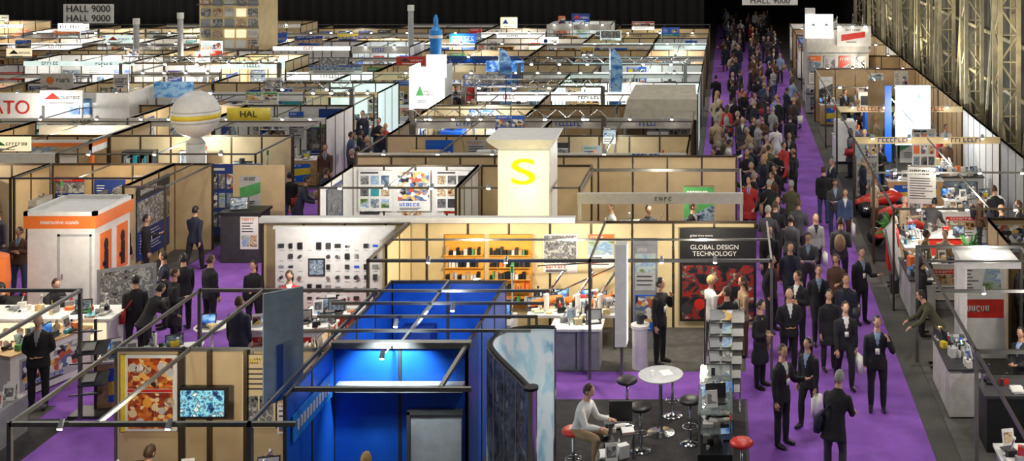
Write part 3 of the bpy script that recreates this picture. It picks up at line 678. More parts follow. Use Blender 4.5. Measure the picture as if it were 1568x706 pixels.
b=MB(); b.rbox((-13.6,26.0,1.05),1.2,.05,1.3,.5,GREY,-.25); b.rbox((-13.58,25.96,1.05),1.05,.05,1.15,.5,P_PH3,-.25); b.cyl((-13.9,26.2,0),(-13.6,26.1,1.),.03,ALU);b.cyl((-13.2,26.4,0),(-13.5,26.1,1.),.03,ALU); b.obj('tilted_display_board')
b=MB(); b.box(-14.1,-13.0,31.9,32.6,.012,1.35,DGREY); b.box(-14.15,-12.95,31.85,32.65,1.35,1.42,BLACK); poster(b,-13.55,.4,.5,.9,31.9,-1,style=1,bg=WHITE); b.rbox((-13.7,32.2,1.6),.5,.04,.35,.2,DGREY,-.2); b.rbox((-13.7,32.17,1.6),.44,.03,.3,.2,P_PH1,-.2); b.obj('monitor_kiosk')
b=MB(); b.box(-10.45,-7.75,26.5,26.56,.02,2.42,WHITE); b.box(-10.5,-7.7,26.48,26.58,2.42,2.48,WHITE); b.box(-7.78,-7.72,25.6,26.5,.02,2.42,WHITE)
for i in range(12):
    for j in range(7):
        x=-10.3+i*.215; z=.6+j*.24
        if i in(3,4) and j in(3,4,5): continue
        if R.random()<.8:
            k=R.random()
            if k<.5: b.rbox((x,26.47,z),R.uniform(.05,.12),.05,R.uniform(.08,.17),0,R.choice([DGREY,BLACK,BLACK,GREY]))
            elif k<.75: b.cyl((x,26.5,z),(x,26.42,z),R.uniform(.03,.05),R.choice([CHROME,DGREY]),9)
            else: b.rbox((x,26.48,z),.1,.03,.05,0,R.choice([DGREY,BLUE,GREY]))
        b.box(x-.05,x+.05,26.485,26.495,z-.115,z-.1,LGREY)
b.box(-9.68,-9.3,26.46,26.49,1.35,1.75,BLACK); b.box(-9.65,-9.33,26.455,26.46,1.38,1.72,P_PH1)
b.box(-10.45,-7.75,26.0,26.5,.02,.35,RED); b.obj('product_display_wall')
b=MB(); b.box(-9.3,-8.2,25.2,25.7,.02,.85,RED); b.box(-9.35,-8.15,25.15,25.75,.85,.9,WHITE); clutter(b,-9.3,-8.2,25.2,25.7,.9,16,.2); b.obj('red_counter')
# ------------------------------------------------------------ central booth row
b=MB(); b.box(-7.5,.3,24.3,26.9,.001,.018,CGREY)
panelrun(b,'x',26.9,-10.9,.6,CREAM,2.5,BRZ)
b.box(-10.95,-3.6,26.8,27.0,2.47,2.6,WHITE)
panelrun(b,'y',-7.45,25.0,26.9,CREAM,2.5,BRZ)
for x in(-7.5,-2.9,.87): b.box(x-.03,x+.03,23.87,23.93,0,2.5,ALU); b.box(x-.02,x+.02,23.9,26.9,2.44,2.5,ALU)
b.box(-7.5,.87,23.87,23.93,2.44,2.5,ALU); b.box(-7.5,.87,25.4,25.44,2.46,2.5,ALU)
for x in(-6.2,-4.6,-1.4,-.3): spot_fix(b,x,23.9,2.5)
b.obj('exhibition_booth')
b=MB()
for x0,x1 in((-6.62,-5.72),(-5.6,-4.6)):
    b.box(x0,x1,26.8,26.86,.5,2.2,AMBER)
    for k in range(5):
        z=.62+k*.28; b.box(x0,x1,26.68,26.85,z,z+.02,AMBER); x=x0+.04
        while x<x1-.1:
            w_=R.uniform(.04,.09); b.box(x,x+w_,26.69,26.78,z+.02,z+.02+R.uniform(.08,.19),R.choice([BLACK,BLACK,WHITE,DGREY,ORANGE,OFFW,GREEN,BLACK,WOOD])); x+=w_+.02
b.obj('product_rack')
b=MB(); b.box(-4.5,-2.5,25.5,26.6,.72,.78,WHITE)
for x in(-4.45,-2.55):
    for y in(25.55,26.55): b.box(x-.03,x+.03,y-.03,y+.03,.02,.72,ALU)
clutter(b,-4.5,-2.5,25.5,26.6,.78,80,.4,[ORANGE,OFFW,WHITE,WHITE,RED,DGREY,CHROME,BLACK,CHROME,CREAM])
for x,a in((-4.1,.3),(-3.4,-.4),(-2.9,.5)):
    d=V(math.cos(a),math.sin(a),.12); c=V(x,26.0,.95)
    b.loft([(c-d*.4,V(0,.02,0),V(0,0,.02)),(c-d*.36,V(0,.09,0),V(0,0,.07)),(c,V(0,.12,0),V(0,0,.09)),(c+d*.3,V(0,.08,0),V(0,0,.06)),(c+d*.34,V(0,.03,0),V(0,0,.02))],ORANGE,12)
    b.cyl((x-.2,26.2,.8),(x+.3,26.3,1.5),.035,CHROME,10); b.cyl((x,25.8,.8),(x,25.8,1.15),.06,WHITE,12)
b.cyl((-4.4,26.4,.8),(-2.6,26.4,1.6),.02,CHROME,6); b.cyl((-4.4,26.4,1.6),(-2.6,26.4,1.7),.02,CHROME,6)
b.obj('tool_display_table')
b=MB(); poster(b,-4.35,1.3,.8,.9,26.87,-1,style=0,bg=WHITE,acc=RED); poster(b,-3.3,1.4,.6,.8,26.87,-1,style=3,bg=WHITE,acc=ORANGE); b.obj('product_poster')
put('display_counter',COUNT[1],(-6.2,25.1,.018)); put('demonstration_machine',MACH[1],(-5.2,24.6,.018))
b=MB(); b.box(-1.16,.62,26.78,26.82,.2,2.36,BLACK); b.box(-1.1,.56,26.765,26.78,.25,1.5,P_DARK)
for k in range(5): b.cyl((-1.+.3*k,26.765,.5+.1*(k%3)),(-1.+.3*k,26.76,.5+.1*(k%3)),.13,R.choice([RED,DGREY,P_PH3]),16)
s=b.obj('event_poster')
text('GLOBAL DESIGN\nTECHNOLOGY',(-.35,26.75,1.85),.15,WHITE,s); text('global show events',(-.65,26.75,2.2),.07,WHITE,s)
b=MB(); b.box(-2.36,-2.12,23.7,24.0,.75,2.85,WHITE); b.box(-2.26,-2.2,23.8,23.9,0,.75,ALU); b.box(-2.119,-2.11,23.72,23.98,.8,2.8,LIT); b.obj('tower_sign')
b=MB(); b.box(-2.15,-1.6,25.6,25.65,.02,2.45,GREY); poster(b,-2.1,1.3,.45,1.0,25.6,-1,style=3,bg=LGREY,acc=GREY); poster(b,-2.1,.4,.45,.8,25.6,-1,style=0,bg=BLUE); b.obj('graphic_panel')
b=MB(); b.rev((-1.9,24.5,0.012),[(.17,0),(.17,.85),(.2,.87),(.2,.93),(.05,.95)],WHITE,20); b.cyl((-1.9,24.5,.96),(-1.9,24.5,1.15),.08,DGREY,10); b.obj('round_pedestal')
b=MB(); b.box(-3.75,-2.75,24.35,24.9,.015,.85,GREY); b.box(-3.8,-2.7,24.3,24.95,.85,.9,WHITE); b.box(-3.25,-3.23,24.33,24.35,.05,.82,DGREY); clutter(b,-3.7,-2.8,24.4,24.9,.9,12,.25); b.obj('storage_cabinet')
# blue meeting stand
b=MB(); b.box(-6.6,-4.35,19.2,22.5,.001,.02,CBLUE)
panelrun(b,'x',22.5,-6.6,-4.4,BLUE,2.5,DGREY); panelrun(b,'y',-6.6,17.1,22.5,BLUE,2.5,DGREY); panelrun(b,'y',-4.38,19.2,22.5,BLUE,2.5,DGREY)
panelrun(b,'x',19.2,-6.6,-4.38,BLUE,2.5,DGREY)
b.box(-6.5,-4.4,18.98,19.16,1.76,1.88,LGREY); b.box(-6.6,-4.3,19.1,19.24,2.44,2.54,ALU)
b.box(-5.3,-4.45,19.1,19.17,.05,1.35,LGREY); b.box(-5.35,-5.3,19.08,19.18,.02,1.4,ALU); b.box(-5.35,-4.42,19.08,19.18,1.35,1.42,ALU)
for y in(19.7,20.4,21.1,21.8): b.box(-7.3,-3.4,y-.02,y+.02,2.5,2.55,ALU)
b.box(-6.6,-3.9,17.37,17.43,2.44,2.5,ALU)
b.box(-4.41,-4.35,17.4,19.2,2.44,2.5,ALU); b.box(-5.5,-5.45,19.2,22.5,2.46,2.52,ALU)
b.box(-6.57,-6.55,17.3,19.0,1.7,2.1,BLUEL)
for j in range(11): b.box(-6.55,-6.54,17.45+j*.13,17.45+j*.13+.08,1.82,1.98,WHITE)
for x,y in((-5.8,20.2),(-5.0,21.),(-5.6,18.75)): spot_fix(b,x,y,2.5)
b.cyl((-5.6,18.75,2.5),(-5.6,19.2,2.5),.012,ALU,6)
b.box(-4.9,-4.45,20.5,21.9,.02,1.,WOOD); b.box(-6.3,-5.7,21.9,22.4,.02,1.7,NAVY)
b.box(-6.4,-5.6,20.6,21.3,.7,.74,WHITE); b.cyl((-6,20.95,.02),(-6,20.95,.7),.04,CHROME); clutter(b,-6.4,-5.6,20.6,21.3,.74,6,.1)
s=b.obj('blue_meeting_stand')
light('SPOT','stand_spotlight',(-5.62,18.7,2.75),210,(.8,.95,1),.05,(math.radians(34),0,0),1.9)
light('POINT','stand_spotlight',(-5.4,21,2.3),30,(.8,.9,1),.1)
# curved pop-up wall
b=MB(); z0,z1=.03,2.42
cp=[V(-3.0,17.45,0),V(-3.25,17.9,0),V(-3.52,18.35,0),V(-3.78,18.8,0),V(-3.97,19.2,0),V(-4.02,19.55,0),V(-3.93,19.85,0),V(-3.7,20.05,0),V(-3.4,20.12,0),V(-3.05,20.1,0)]
def cr_(i,t):
    g=lambda k: cp[max(0,min(len(cp)-1,k))]
    a,b_,c,d=g(i-1),g(i),g(i+1),g(i+2)
    return .5*((2*b_)+(c-a)*t+(2*a-5*b_+4*c-d)*t*t+(3*b_-a-3*c+d)*t**3)
P2=[cr_(i,t/4) for i in range(len(cp)-1) for t in range(4)]+[cp[-1]]
for i in range(len(P2)-1):
    a,c=P2[i],P2[i+1]; nrm=V(-(c-a).y,(c-a).x,0).normalized()*.07
    if nrm.dot(a-V(-2.6,18.9,0))<0: nrm=-nrm
    oa,oc=a+nrm,c+nrm
    def up_(p,z): return (p.x,p.y,z)
    b.add([up_(a,z0),up_(c,z0),up_(c,z1),up_(a,z1)],[(0,1,2,3)],P_SKY)
    b.add([up_(oa,z0),up_(oc,z0),up_(oc,z1),up_(oa,z1)],[(3,2,1,0)],P_PHO)
    b.add([up_(a,z1),up_(c,z1),up_(oc,z1),up_(oa,z1)],[(0,1,2,3)],DGREY)
    b.cyl((a.x,a.y,z1+.02),(c.x,c.y,z1+.02),.035,BLACK,6)
    if i%4==0: b.cyl(up_(oa,z0),up_(oa,z1),.012,LGREY,5)
b.cyl((-3.0,17.42,0),(-3.0,17.42,2.46),.09,CHROME,16); b.cyl((-3.0,17.42,2.46),(-3.0,17.42,2.5),.11,BLACK,16); b.cyl((-3.05,20.1,0),(-3.05,20.1,2.42),.03,CHROME,10)
s=b.obj('curved_popup_wall')
carpet(-3.9,.3,14.5,22.9,CDARK,'booth_carpet',.014)
put('high_table',HT,(-1.28,21.4,.014))
for x,y in((-1.95,21.9),(-.72,21.0),(-1.6,20.7),(-1.1,22.15)): put('bar_stool',STB,(x,y,.014))
put('bar_stool',STR,(.2,19.3,.014)); put('bar_stool',STR,(-2.68,19.75,.014))
b=MB(); b.box(-2.2,-1.65,18.6,20.5,.7,.75,BLACK)
for x in(-2.15,-1.7):
    for y in(18.7,20.4): b.box(x-.02,x+.02,y-.02,y+.02,.014,.7,ALU)
clutter(b,-2.2,-1.65,18.6,20.5,.75,20,.3,[DGREY,BLACK,WHITE,WHITE,BLACK]); b.box(-2.1,-1.7,20.1,20.14,.8,1.15,BLACK); b.obj('laptop_desk')
b=MB(); b.box(-.55,.05,19.8,22.0,.014,.35,BLACK)
for x,y in((-.52,19.83),(.02,19.83),(-.52,21.97),(.02,21.97),(-.52,20.9),(.02,20.9)): b.box(x-.02,x+.02,y-.02,y+.02,.3,1.05,CHROME)
b.box(-.55,.05,19.8,22,1.03,1.05,GLASS); b.box(-.54,-.53,19.8,22,.35,1.03,GLASS); b.box(.03,.04,19.8,22,.35,1.03,GLASS); b.box(-.5,.0,19.85,21.95,.68,.7,GLASS)
for z_,n_ in((.35,34),(.7,34),(1.05,8)): clutter(b,-.5,.0,19.9,21.9,z_,n_,.2,[CHROME,DGREY,BLACK,OFFW])
b.rbox((-.25,20.3,1.07),.36,.26,.02,.1,BLACK); b.rbox((-.25,20.46,1.19),.36,.02,.25,.1,BLACK,-.2); b.obj('glass_display_case')
b=MB()
for k in range(6): b.rbox((-.15+.02*k,22.5+.2*k,.45+.2*k),.7,.34,.02,0,ALU,.5); b.rbox((-.3,22.48+.2*k,.48+.2*k),.2,.26,.01,.1,GREY,.5); b.rbox((-.05,22.48+.2*k,.48+.2*k),.2,.26,.01,-.1,R.choice(PHS),.5)
for x in(-.5,.2): b.cyl((x,22.3,.012),(x,23.8,1.7),.02,CHROME,6); b.cyl((x,23.7,.012),(x,23.7,1.6),.02,CHROME,6)
b.obj('literature_rack')
# ------------------------------------------------------------ logo tower and second row
b=MB(); b.box(-6.0,-4.65,29.8,31.1,0,3.6,WHITE); b.box(-5.98,-4.67,29.77,29.8,.1,3.55,LITW)
b.loft([((-5.33,30.45,3.6),V(.68,.66,0),V(-.68,.66,0)),((-5.4,30.5,3.78),V(.84,.8,0),V(-.84,.8,0)),((-5.4,30.5,3.86),V(.88,.84,0),V(-.88,.84,0))],WHITE,4)
s=b.obj('logo_tower')
for dx in(-.02,.02): text('S',(-5.33+dx,29.75-abs(dx)*.2,2.98),.95,LITY,s,sx=1.6)
b=MB(); b.box(-3.9,.35,29.5,29.6,2.25,2.52,WHITE)
for x in(-3.85,.3): b.box(x-.04,x+.04,29.5,29.58,0,2.25,WHITE); b.box(x-.02,x+.02,29.6,32.5,2.42,2.5,ALU)
b.box(-3.9,.35,32.45,32.5,2.42,2.5,ALU); s=b.obj('fascia_beam'); text('E N P C',(-1.7,29.48,2.38),.13,DGREY,s)
booth(-10.8,-7.2,33.0,30.3,WHITE,fascia=None,spots=3,posters=3)
booth(-7.1,-3.95,33.0,30.3,BEIGE,posters=1,left=False,right=False,spots=2)
b=MB()
for i in range(3): poster(b,-10.6+i*1.1,1.2,.95,1.15,32.9,-1,style=[4,0,4][i],bg=WHITE)
b.obj('product_poster')
booth(-16.0,-14.9,33.2,30.4,BEIGE,posters=0,right=False); booth(-19.5,-16.05,33.2,31.4,BEIGE2,posters=3,left=False,right=False); booth(-25,-19.6,33.2,31.4,BEIGE,posters=3,spots=3)
fill_booth(-24.8,-16.4,31.5,33.1,1,.6)
b=MB(); poster(b,31.0,.3,1.8,2.0,-15.95,1,'y',style=3,bg=NAVY,acc=DGREY); b.obj('dark_poster')
b=MB(); b.box(-15.4,-13.8,34.0,34.06,.2,2.3,NAVY); b.box(-15.45,-13.75,33.98,34.08,0,.2,DGREY); poster(b,-15.35,.3,.75,1.95,34.0,-1,style=4,bg=NAVY); poster(b,-14.58,.3,.75,1.95,34.0,-1,style=6,bg=NAVY); b.obj('colour_banner_wall')
b=MB(); b.box(-14.4,-12.9,33.4,33.44,.1,2.4,BEIGE); poster(b,-14.2,1.2,.6,.9,33.4,-1,style=2,bg=LGREY); b.obj('partition_panel')
fill_booth(-7.1,-3.9,30.3,33,1,.5); fill_booth(-3.7,.1,29.8,32.5,1.2,.4)
for x in(-3.2,-2.2,-1.0): rvis(x,31.2,R.uniform(-90,90))
b=MB(); panelrun(b,'x',34.3,-11.1,.2,BEIGE); b.obj('partition_wall')
b=MB(); b.sph((-16.5,35.6,3.5),.72,.72,.72,WHITE,32,24); b.cyl((-16.5,35.6,0),(-16.5,35.6,2.6),.3,WHITE,20,.28); b.cyl((-16.5,35.6,2.6),(-16.5,35.6,2.85),.28,WHITE,20,.12)
def band(z,h,mat):
    rr=lambda q: math.sqrt(max(0,.72**2-(q-3.5)**2))+.006
    b.rev((-16.5,35.6,0),[(rr(z),z),(rr(z+h/2)+.002,z+h/2),(rr(z+h),z+h)],mat,36)
band(3.4,.14,YEL); band(3.28,.05,LGREY); band(3.62,.03,LGREY)
b.obj('advertising_balloon',True)
# ------------------------------------------------------------ far rows
walls=[BEIGE,BEIGE,BEIGE,BEIGE2,CREAM,WHITE,BEIGE,BEIGE]
rows=[37.5,43.5,49.5,55.5,61.5,67.5,73.5]
for ri,yw in enumerate(rows):
    x=-1.25; lim=-.66*yw-3
    while x>lim:
        w=R.choice([3,4,5,6]); x1=x; x0=x-w
        if yw<52 and x0<-11.2 and x1>-14.2:
            if x1>-11.2-1.5: x0=-11.2
            if x1<=-11.2+.01: x=-14.2; continue
        w=x1-x0
        if w<1.2: x=x0; continue
        far=ri>=2; mt=R.choice(walls)
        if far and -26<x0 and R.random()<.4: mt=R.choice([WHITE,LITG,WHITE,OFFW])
        hh=R.choice([2.5,2.5,2.5,2.5,3.0]) if ri>1 else 2.5
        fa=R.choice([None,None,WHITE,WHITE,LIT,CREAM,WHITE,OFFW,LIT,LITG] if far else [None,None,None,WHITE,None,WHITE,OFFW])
        if R.random()<.08: fa=R.choice([BLUE,NAVY,TEAL,YEL,RED])
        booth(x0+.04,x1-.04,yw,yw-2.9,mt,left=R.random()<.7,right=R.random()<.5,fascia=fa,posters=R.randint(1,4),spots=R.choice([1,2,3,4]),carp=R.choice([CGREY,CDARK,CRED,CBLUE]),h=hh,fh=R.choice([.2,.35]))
        booth(x0+.04,x1-.04,yw+.1,yw+2.6,mt if R.random()<.5 else BEIGE,back=False,left=True,right=False,fascia=R.choice([None,None,None,WHITE]),spots=0,carp=CGREY,mid=True,fh=.2)
        fill_booth(x0+.3,x1-.3,yw-2.7,yw-.1,1.2,.6)
        for _ in range(2):
            if R.random()<.55: put('banner_stand',R.choice(BAN),(R.uniform(x0+.6,x1-.6),yw+R.uniform(.7,2.2),.02),R.uniform(-.2,.2))
        for _ in range(R.choice([0,1,1,2,3])): rvis((x0+x1)/2+R.uniform(-1.3,1.3),yw-3.2-R.uniform(0,.2))
        if R.random()<(.65 if far else .5):
            light('POINT','booth_lamp',((x0+x1)/2,yw-1.3,2.35),R.choice([50,100,170]),R.choice([(1,.86,.66),(1,.94,.84),(.9,1,.97)]),.12)
        for _ in range(2):
            if R.random()<.36:
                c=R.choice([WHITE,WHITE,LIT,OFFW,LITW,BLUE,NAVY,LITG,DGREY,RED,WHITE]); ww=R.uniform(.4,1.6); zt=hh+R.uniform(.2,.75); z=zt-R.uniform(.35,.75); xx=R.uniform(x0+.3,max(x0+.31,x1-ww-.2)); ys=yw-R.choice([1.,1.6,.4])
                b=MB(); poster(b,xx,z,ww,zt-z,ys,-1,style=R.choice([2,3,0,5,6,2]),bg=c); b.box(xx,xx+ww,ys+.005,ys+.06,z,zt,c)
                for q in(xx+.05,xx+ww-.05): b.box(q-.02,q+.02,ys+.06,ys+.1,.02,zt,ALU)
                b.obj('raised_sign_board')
        x=x0
def truss(x0,x1,y,z):
    b=MB()
    for dy,dz in((0,0),(.3,0),(.15,.28)): b.cyl((x0,y+dy,z+dz),(x1,y+dy,z+dz),.025,CHROME,6)
    x=x0;k=0
    while x<x1-.01:
        b.cyl((x,y+(0 if k%2 else .15),z+(0 if k%2 else .28)),(x+.35,y+(.15 if k%2 else 0),z+(.28 if k%2 else 0)),.013,CHROME,4)
        b.cyl((x,y+(.3 if k%2 else .15),z+(0 if k%2 else .28)),(x+.35,y+(.15 if k%2 else .3),z+(.28 if k%2 else 0)),.013,CHROME,4); x+=.35;k+=1
    for x in(x0,x1): b.box(x-.08,x+.08,y+.07,y+.23,0,z,ALU)
    n=int((x1-x0)/1.2)
    for i in range(n): spot_fix(b,x0+(i+.5)*(x1-x0)/n,y,z,.06)
    b.obj('lighting_truss')
truss(-10.8,-4.3,39.2,2.75); truss(-10.5,-5,45.3,2.9); truss(-9.5,-2,51.8,3.0); truss(-27,-20,51,3.1); truss(-18.5,-15,45.6,2.8)
b=MB(); b.box(-29,-22.3,42.8,42.9,2.0,3.05,WHITE); b.box(-22.4,-22.3,42.9,46,2.,3.05,WHITE)
for x in(-28.9,-25.5,-22.4): b.box(x-.05,x+.05,42.85,42.95,0,2.,WHITE)
for x in(-24.5,-24.05): b.box(x,x+.36,42.78,42.8,2.25,2.85,P_BLU)
s=b.obj('white_fascia_stand'); text('RATO',(-26.9,42.76,2.5),.7,RED,s)
b=MB(); b.box(-23.5,-20.3,39.2,39.3,2.15,2.5,WHITE); b.box(-20.36,-20.25,36.6,39.2,2.1,2.5,WHITE); b.box(-20.36,-20.26,36.6,36.75,0,2.5,ORANGE); b.box(-20.36,-20.26,39.1,39.25,0,2.5,ORANGE); b.box(-20.36,-20.24,36.6,39.2,2.3,2.42,ORANGE)
b.box(-23.55,-23.4,36.6,36.75,.0,2.5,ORANGE); b.box(-23.5,-20.3,36.6,36.7,2.3,2.42,ORANGE); b.box(-23.5,-20.3,36.6,36.68,2.42,2.5,WHITE); poster(b,-23.2,.8,1.2,1.3,39.15,-1,style=4); poster(b,-21.8,.8,1.2,1.3,39.15,-1,style=2,acc=ORANGE,bg=WHITE); b.box(-23.5,-20.3,39.15,39.2,0,2.2,CREAM); b.obj('orange_framed_stand')
def board(x0,x1,y,z0,z1,mat,name='raised_sign_board',tx=None,tm=None,ts=.4,style=None):
    b=MB(); b.box(x0,x1,y,y+.06,z0,z1,mat)
    if style is not None: poster(b,x0,z0,x1-x0,z1-z0,y,-1,style=style,bg=mat)
    for q in(x0+.06,x1-.06): b.box(q-.025,q+.025,y+.06,y+.11,0,z1,ALU)
    s=b.obj(name)
    if tx: text(tx,((x0+x1)/2,y-.02,(z0+z1)/2),ts,tm,s)
board(-22,-20.5,44.,2.7,3.3,P_BLU); board(-17.5,-16.,40.1,2.5,2.95,YEL,tx='HAL',tm=BLACK,ts=.32); board(-10.6,-8.9,46,2.8,3.3,NAVY,style=0)
b=MB(); b.box(-12.8,-11.4,46,46.1,1.9,3.6,LIT); b.box(-12.8,-12.7,46.1,47.4,1.9,3.6,LITG); b.box(-11.5,-11.4,46.1,47.4,1.9,3.6,WHITE); b.box(-12.1,-11.3,45.95,46,3.2,4.1,LIT); poster(b,-12.6,2.1,.8,.9,45.98,-1,style=2,bg=WHITE)
for x in(-12.75,-11.45): b.box(x-.05,x+.05,46,46.1,0,1.9,ALU)
b.obj('lit_white_stand')
board(-11,-9.3,52,2.6,3.1,P_SCB); board(-19,-16.6,52,2.5,2.9,WHITE,style=3)
for x,y in((-9.07,46.6),(-4.6,46.6)):
    b=MB(); b.cyl((x-.25,y,0),(x-.25,y,4.3),.03,CHROME,6)
    vs=[(x-.25,y,1.6),(x+.2,y,1.6),(x+.28,y,3.4),(x+.2,y,3.9),(x,y,4.2),(x-.25,y,4.3)]
    b.add(vs,[(0,1,2,3,4,5)],P_BLU); b.box(x-.4,x+.3,y-.2,y+.2,0,.05,DGREY); b.obj('feather_flag')
b=MB(); b.add([(-3.9,42.,2.2),(-1.2,42.,2.2),(-1.2,42.3,2.9),(-3.75,42.3,2.9),(-3.6,44,3.2),(-1.3,44,3.2),(-3.9,44,0),(-1.2,44,0),(-3.9,42,0),(-1.2,42,0)],[(0,1,2,3),(3,2,5,4),(0,3,4,6,8),(1,9,7,5,2),(4,5,7,6)],CLOTHW)
for x in(-3.9,-2.55,-1.2): b.cyl((x,42.,0),(x,42,2.2),.03,ALU,6)
b.obj('canvas_canopy')
b=MB(); b.box(-28.3,-25.1,61.5,64,0,5.4,CREAM)
for i in range(5):
    for j in range(5): b.box(-28.2+i*.63,-27.7+i*.63,61.44,61.5,2.6+j*.56,3.02+j*.56,R.choice([WHITE,OFFW,P_PH2,GREY,P_PH3,LITW]))
for i in range(3): b.box(-28.35,-25.05,61.3,61.36,2.5+i*1.2,2.56+i*1.2,ALU)
b.box(-28.5,-24.9,61.3,64.2,5.4,5.6,WHITE); b.obj('two_storey_stand')
b=MB(); b.box(3.9,7.0,58,61,0,3.9,OFFW); b.box(3.8,5.2,57.8,58,3.5,4.7,LIT); b.box(5.4,7.1,57.8,58,3.1,4.1,WHITE); b.box(3.8,4.3,57.9,58.2,4.7,5.0,WHITE); clutter(b,4.2,7,58,60,3.9,40,.9,[WHITE,LIT,CREAM,OFFW,ALU]); poster(b,5.6,3.2,1.2,.8,57.8,-1,style=2,bg=WHITE)
for i in range(4): b.box(3.95,6.95,57.95,58.0,.6+i*.7,.66+i*.7,GREY); poster(b,4.+i*.75,1.2,.6,1.4,57.95,-1)
for i in range(5): spot_fix(b,4.2+i*.65,57.9,4.1,.08)
b.obj('white_tower_stand')
for x,h_ in((-16.6,5.0),(-30.9,4.3),(-28.6,4.6)):
    b=MB(); b.cyl((x,60,0),(x,60,h_-.3),.14,LGREY,14); b.cyl((x,60,h_-.3),(x,60,h_),.17,WHITE,14); b.obj('ventilation_pipe')
b=MB(); b.rev((-15.3,60,0),[(.3,0),(.3,3.1),(.34,3.3),(.3,3.7),(.12,3.9),(.12,4.3),(.05,4.5)],BLUEL,20); b.rev((-15.3,60,3.3),[(.35,0),(.35,.15)],WHITE,20); b.obj('blue_bottle_display')
def hangsign(x,y,z,w,h):
    b=MB(); b.box(x-w/2,x+w/2,y,y+.06,z-h/2,z+h/2,WHITE)
    for q in(x-w/2+.1,x+w/2-.1): b.cyl((q,y+.03,z+h/2),(q,y+.03,15.99),.012,DGREY,4)
    s=b.obj('hanging_hall_sign'); text('HALL 9000\nHALL 9000',(x,y-.02,z),h*.5,BLACK,s)
hangsign(-33.4,60,4.55,2.6,1.0); hangsign(2.1,60,5.45,2.9,.9)
# ------------------------------------------------------------ right hand stands
for y0,y1 in((13,18.9),(19,24.9)):
    b=MB(); b.box(4.1,8.7,y0+.1,y1,.001,.018,CGREY)
    for x in(4.05,6.3,8.7): b.box(x-.03,x+.03,y1-.03,y1+.03,0,2.5,ALU); b.box(x-.02,x+.02,y0,y1,2.44,2.5,ALU)
    b.box(4.05,8.7,y1-.03,y1+.03,2.44,2.5,ALU); b.box(4.05,8.7,(y0+y1)/2-.02,(y0+y1)/2+.02,2.44,2.5,ALU); b.box(4.05,8.7,y1-1.03,y1-1.,2.44,2.48,ALU)
    for i in range(3): spot_fix(b,4.8+i*1.4,(y0+y1)/2,2.5)
    b.obj('stand_frame')
b=MB(); b.box(4.9,6.0,25.0,25.08,.02,2.3,WHITE); poster(b,4.95,.9,1.0,1.35,25.,-1,style=5,bg=WHITE,acc=RED); b.box(4.88,4.93,23.9,25.,.02,2.3,WHITE); b.box(4.85,6.05,23.9,25.1,2.3,2.42,WHITE); b.obj('white_graphic_wall')
booth(6.1,8.7,27.2,25.1,BEIGE2,right=False,posters=2,spots=2)
b=MB(); b.box(4.4,6.3,18.2,19.,.02,.85,GREY); b.box(4.35,6.35,18.15,19.05,.85,.9,WHITE); clutter(b,4.4,6.3,18.2,19,.9,26,.3,[DGREY,BLACK,GREY,WHITE,CHROME,OFFW,RED]); b.obj('display_counter')
b=MB(); b.box(4.5,6.8,16.2,17.2,.02,.74,WHITE); b.box(4.45,6.85,16.15,17.25,.74,.8,WHITE); b.rbox((5.7,16.7,.84),.5,.35,.06,.1,DGREY); b.rbox((6.1,16.8,.82),.3,.2,.03,.2,WHITE); clutter(b,4.6,5.4,16.3,17.1,.8,8,.12,[WHITE,OFFW,DGREY]); b.obj('reception_desk')
b=MB(); b.box(4.6,5.4,20.6,21.3,.02,1.0,BLACK); b.box(4.55,5.45,20.55,21.35,1.,1.05,DGREY); clutter(b,4.6,5.4,20.6,21.3,1.05,6,.2); b.obj('black_pedestal')
for x,y,a,p in((5.6,22.1,-60,'clasp'),(5.95,22.9,30,'talk'),(6.3,20.2,100,'stand'),(4.4,26.4,90,'woman'),(4.45,24.6,-90,'bend'),(6.8,24.3,200,'read'),(4.9,32.4,60,'talk'),(5.6,32.2,150,'bend'),(4.4,38,100,'stand'),(5.2,40,0,'clasp'),(4.4,35,60,'talk'),(6.9,21.4,30,'read'),(7.4,18.6,100,'cross'),(6.6,26.2,60,'point'),(4.3,30,-90,'pocket')): rvis(x,y,a,poses=(p,))
for i,(x,y,a) in enumerate(((4.5,22.9,1.57),(6.9,22.6,1.57),(4.6,28.3,1.57),(5.6,29,0),(7.4,29.3,0),(4.9,31,1.57),(7.4,20.3,.3),(7.6,26.3,0))): put('display_counter',COUNT[(i*3+1)%10],(x,y,.02),a)
for i,(x,y) in enumerate(((7.6,23.6),(7.,28.2),(8,19.3))): put('demonstration_machine',MACH[i],(x,y,.02))
yy=28.
while yy<74:
    w=R.choice([4,5,6])
    booth(4.,8.7,yy+w-.1,yy+.1,R.choice([BEIGE,BEIGE2,WHITE,GREY]),left=False,right=True,back=R.random()<.75 and yy>44,fascia=R.choice([None,WHITE,None,CREAM]) if yy>36 else None,posters=3,spots=4,carp=R.choice([CGREY,CDARK,CGREY]),fh=.2)
    used=[(4.9,31),(5.,33.6),(5.4,35.6),(4.9,37.2),(5.5,31.5)]
    for k in range(int(w*4)):
        x=R.uniform(4.4,7.7); y=yy+R.uniform(.6,w-.6)
        if any(abs(x-a)<1.05 and abs(y-c)<.85 for a,c in used): continue
        used.append((x,y)); q=R.random()
        if q<.35: put('display_counter',R.choice(COUNT),(x,y,.02),R.choice([0,1.57]))
        elif q<.45: put('demonstration_machine',R.choice(MACH),(x,y,.02),R.choice([0,1.57]))
        elif q<.58: put('banner_stand',R.choice(BAN),(x,y,.02),R.uniform(-.4,.4))
        elif q<.62: put('potted_palm',PLANT,(x,y,.02))
        else: rvis(x,y); rvis(x+.55,y+.2)
    light('POINT','booth_lamp',(6.2,yy+w/2,2.3),110,(1,.9,.76),.12)
    yy+=w
